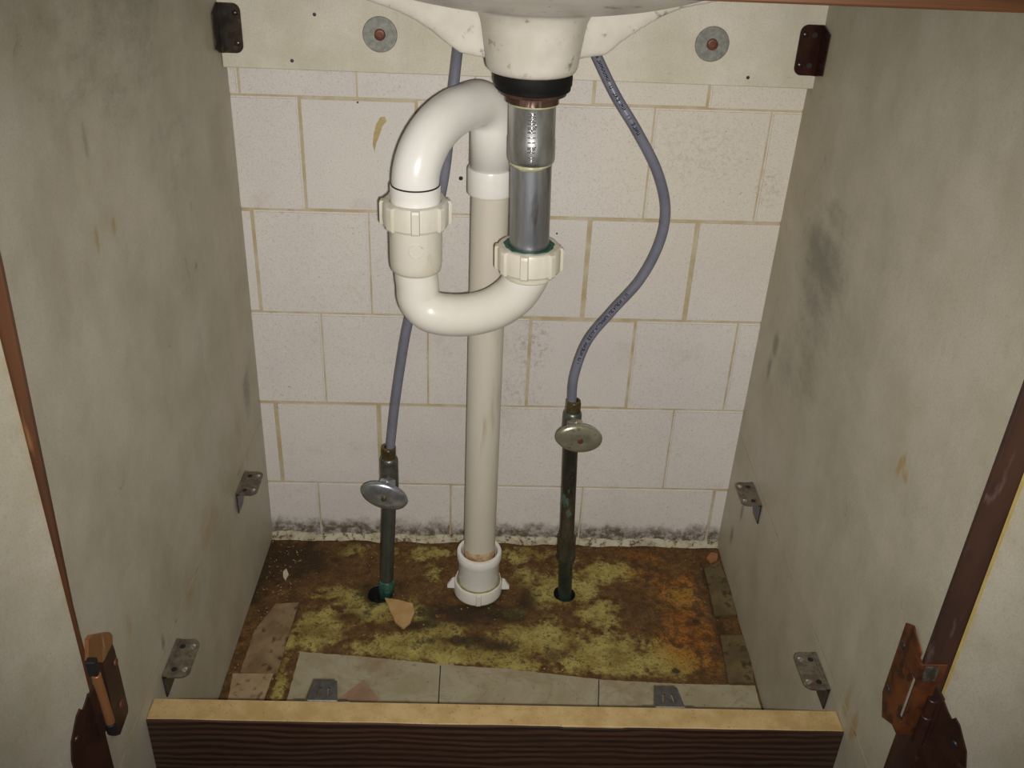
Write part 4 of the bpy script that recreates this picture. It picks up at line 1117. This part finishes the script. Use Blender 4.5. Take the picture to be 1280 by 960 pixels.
def scrap(name, poly, h, mat, label, cat, z=0.0):
    c = Vector((0,0,0))
    for p in poly: c += Vector((p[0], p[1], 0))
    c /= len(poly)
    rnd = []
    n = len(poly)
    for i in range(n):
        a = Vector((poly[i][0], poly[i][1], z)); b = Vector((poly[(i+1)%n][0], poly[(i+1)%n][1], z))
        m = max(1, int((b-a).length/0.006))
        for k in range(m):
            q = a.lerp(b, k/m)
            if k: q += Vector((noise.noise(q*120), noise.noise(q*120+Vector((5,5,5))), 0))*0.0010
            rnd.append(q - Vector((c.x, c.y, 0)))
    bm = bmesh.new(); prism(bm, rnd, (0,0,h))
    o = build(name, bm, mat)
    o.location = (c.x, c.y, 0)
    return tag(o, label, cat, 'vinyl scraps on the floor' if name == 'vinyl_scrap' else None)
strip = scrap('vinyl_strip', [(0.0736,-0.2172,0.0000), (0.1504,-0.2233,0.0000), (0.2365,-0.2329,0.0000), (0.3267,-0.2399,0.0000), (0.4346,-0.2539,0.0000), (0.5239,-0.2584,0.0000), (0.6120,-0.2592,-0.0000), (0.6105,-0.435,0), (0.045,-0.435,0), (0.0716,-0.2856,0.0000)], 0.0016, MTILE, 'long pale marbled vinyl strip on the floor behind the front rail', 'vinyl flooring')
def on_strip(name, pts, mat, h=0.0004):
    bm = bmesh.new(); prism(bm, [Vector((p[0],p[1],0.0016))-strip.location for p in pts], (0,0,h)); return build(name, bm, mat, strip)
MTRI = mat_mottle('brown_inlay', (0.30,0.185,0.115), (0.24,0.15,0.09), 60, 0.5)
on_strip('brown_inlay', [(0.1304,-0.2860,0.0016), (0.1536,-0.2595,0.0016), (0.1738,-0.2864,0.0016), (0.1704,-0.2968,0.0016), (0.1364,-0.2974,0.0016)], MTRI)
for a, b in (((0.2414,-0.2356,0.0016), (0.2416,-0.2990,0.0016)), ((0.4279,-0.2543,0.0016), (0.4224,-0.3016,0.0016))):
    a = Vector(a); b = Vector(b)
    on_strip('seam', [a, a+Vector((.0012,0,0)), b+Vector((.0012,0,0)), b], MBLK, 0.0002)
MSC1 = mat_mottle('stained_brown_scrap', (0.16,0.10,0.045), (0.27,0.19,0.10), 26, 0.65, c3=(0.06,0.035,0.015), s3=70, th=(0.55,0.68), bump=0.3)
MSC2 = mat_mottle('stained_tan_scrap', (0.36,0.27,0.15), (0.30,0.22,0.12), 40, 0.6, c3=(0.16,0.09,0.04), s3=140, th=(0.56,0.68), bump=0.3)
MSC3 = mat_mottle('grey_green_scrap', (0.085,0.06,0.024), (0.15,0.11,0.045), 26, 0.7, c3=(0.045,0.027,0.010), s3=60, th=(0.52,0.66), bump=0.4)
scrap('vinyl_scrap', [(0.0297,-0.1363,0.0000), (0.0583,-0.1327,0.0000), (0.0557,-0.1860,0.0000), (0.0535,-0.2514,0.0000), (0.0101,-0.2510,0.0000), (0.0127,-0.1842,0.0000)], 0.0018, MSC1, 'brown stained vinyl scrap along the left panel, behind the smaller tan one', 'vinyl scrap')
scrap('vinyl_scrap', [(0.0021,-0.2524,0.0000), (0.0489,-0.2515,-0.0000), (0.0457,-0.2907,0.0000), (0.0436,-0.3066,0.0000), (0.0066,-0.3072,0.0000)], 0.0018, MSC2, 'tan vinyl scrap in the front left corner against the rail', 'vinyl scrap')
scrap('vinyl_scrap', [(0.5913,-0.0541,0.0000), (0.6139,-0.0403,0.0000), (0.6188,-0.0899,-0.0000), (0.6158,-0.1423,-0.0000), (0.5875,-0.1445,0.0000)], 0.0030, MSC3, 'narrow grey-green vinyl scrap at the right panel nearer the wall', 'vinyl scrap')
scrap('vinyl_scrap', [(0.5875,-0.1796,0.0000), (0.6179,-0.1789,0.0000), (0.6166,-0.2189,0.0000), (0.6119,-0.2555,0.0000), (0.5813,-0.2561,-0.0000)], 0.0030, MSC3, 'wider grey-green vinyl scrap at the right panel nearer the rail', 'vinyl scrap')
scrap('tile_shard', [(0.1656,-0.1227,0.0000), (0.1853,-0.1266,-0.0000), (0.2020,-0.1321,0.0000), (0.2052,-0.1493,0.0000), (0.2014,-0.1662,0.0000), (0.1942,-0.1761,0.0000), (0.1825,-0.1653,0.0000)], 0.0026, mat_mottle('orange_shard', (0.42,0.25,0.09), (0.48,0.31,0.14), 60, 0.6), 'orange tile shard lying in front of the left water pipe', 'tile shard')
scrap('plaster_chip', [(0.0277,-0.0761,0.0000), (0.0307,-0.0697,0.0000), (0.0358,-0.0806,0.0000), (0.0339,-0.0930,0.0000), (0.0294,-0.0854,0.0000)], 0.002, mat_mottle('pale_chip', (0.55,0.48,0.36), (0.5,0.44,0.33), 60, 0.7), 'small pale chip on the dark floor near the left panel', 'chip')
scrap('clay_chip', [(0.5988,-0.0324,0.0000), (0.6079,-0.0204,-0.0000), (0.6162,-0.0235,0.0000), (0.6123,-0.0371,0.0000), (0.6024,-0.0423,-0.0000)], 0.003, mat_mottle('clay_chip', (0.34,0.15,0.06), (0.28,0.12,0.05), 60, 0.7), 'small rounded orange-brown chip in the back right corner', 'chip')
# crumbs
bm = bmesh.new()
for i in range(420):
    x = random.uniform(0.0, 0.60); y = random.uniform(-0.27, -0.012)
    if i % 3 == 0: x = random.uniform(0.0, 0.05)
    s = random.uniform(0.0004, 0.0012)
    mtx = Matrix.Translation((x, y, s*0.4-0.0006)) @ Matrix.Rotation(random.random()*6, 4, 'Z') @ Matrix.Diagonal((s, s*random.uniform(.5,1.4), s*.6, 1))
    bmesh.ops.create_icosphere(bm, subdivisions=1, radius=1.0, matrix=mtx)
cr = build('crumbs', bm, mat_mottle('crumbs', (0.40,0.28,0.14), (0.20,0.11,0.05), 120, 0.8))
cr['kind'] = 'stuff'; tag(cr, 'fine tan crumbs and grit scattered over the stained floor', 'crumbs')
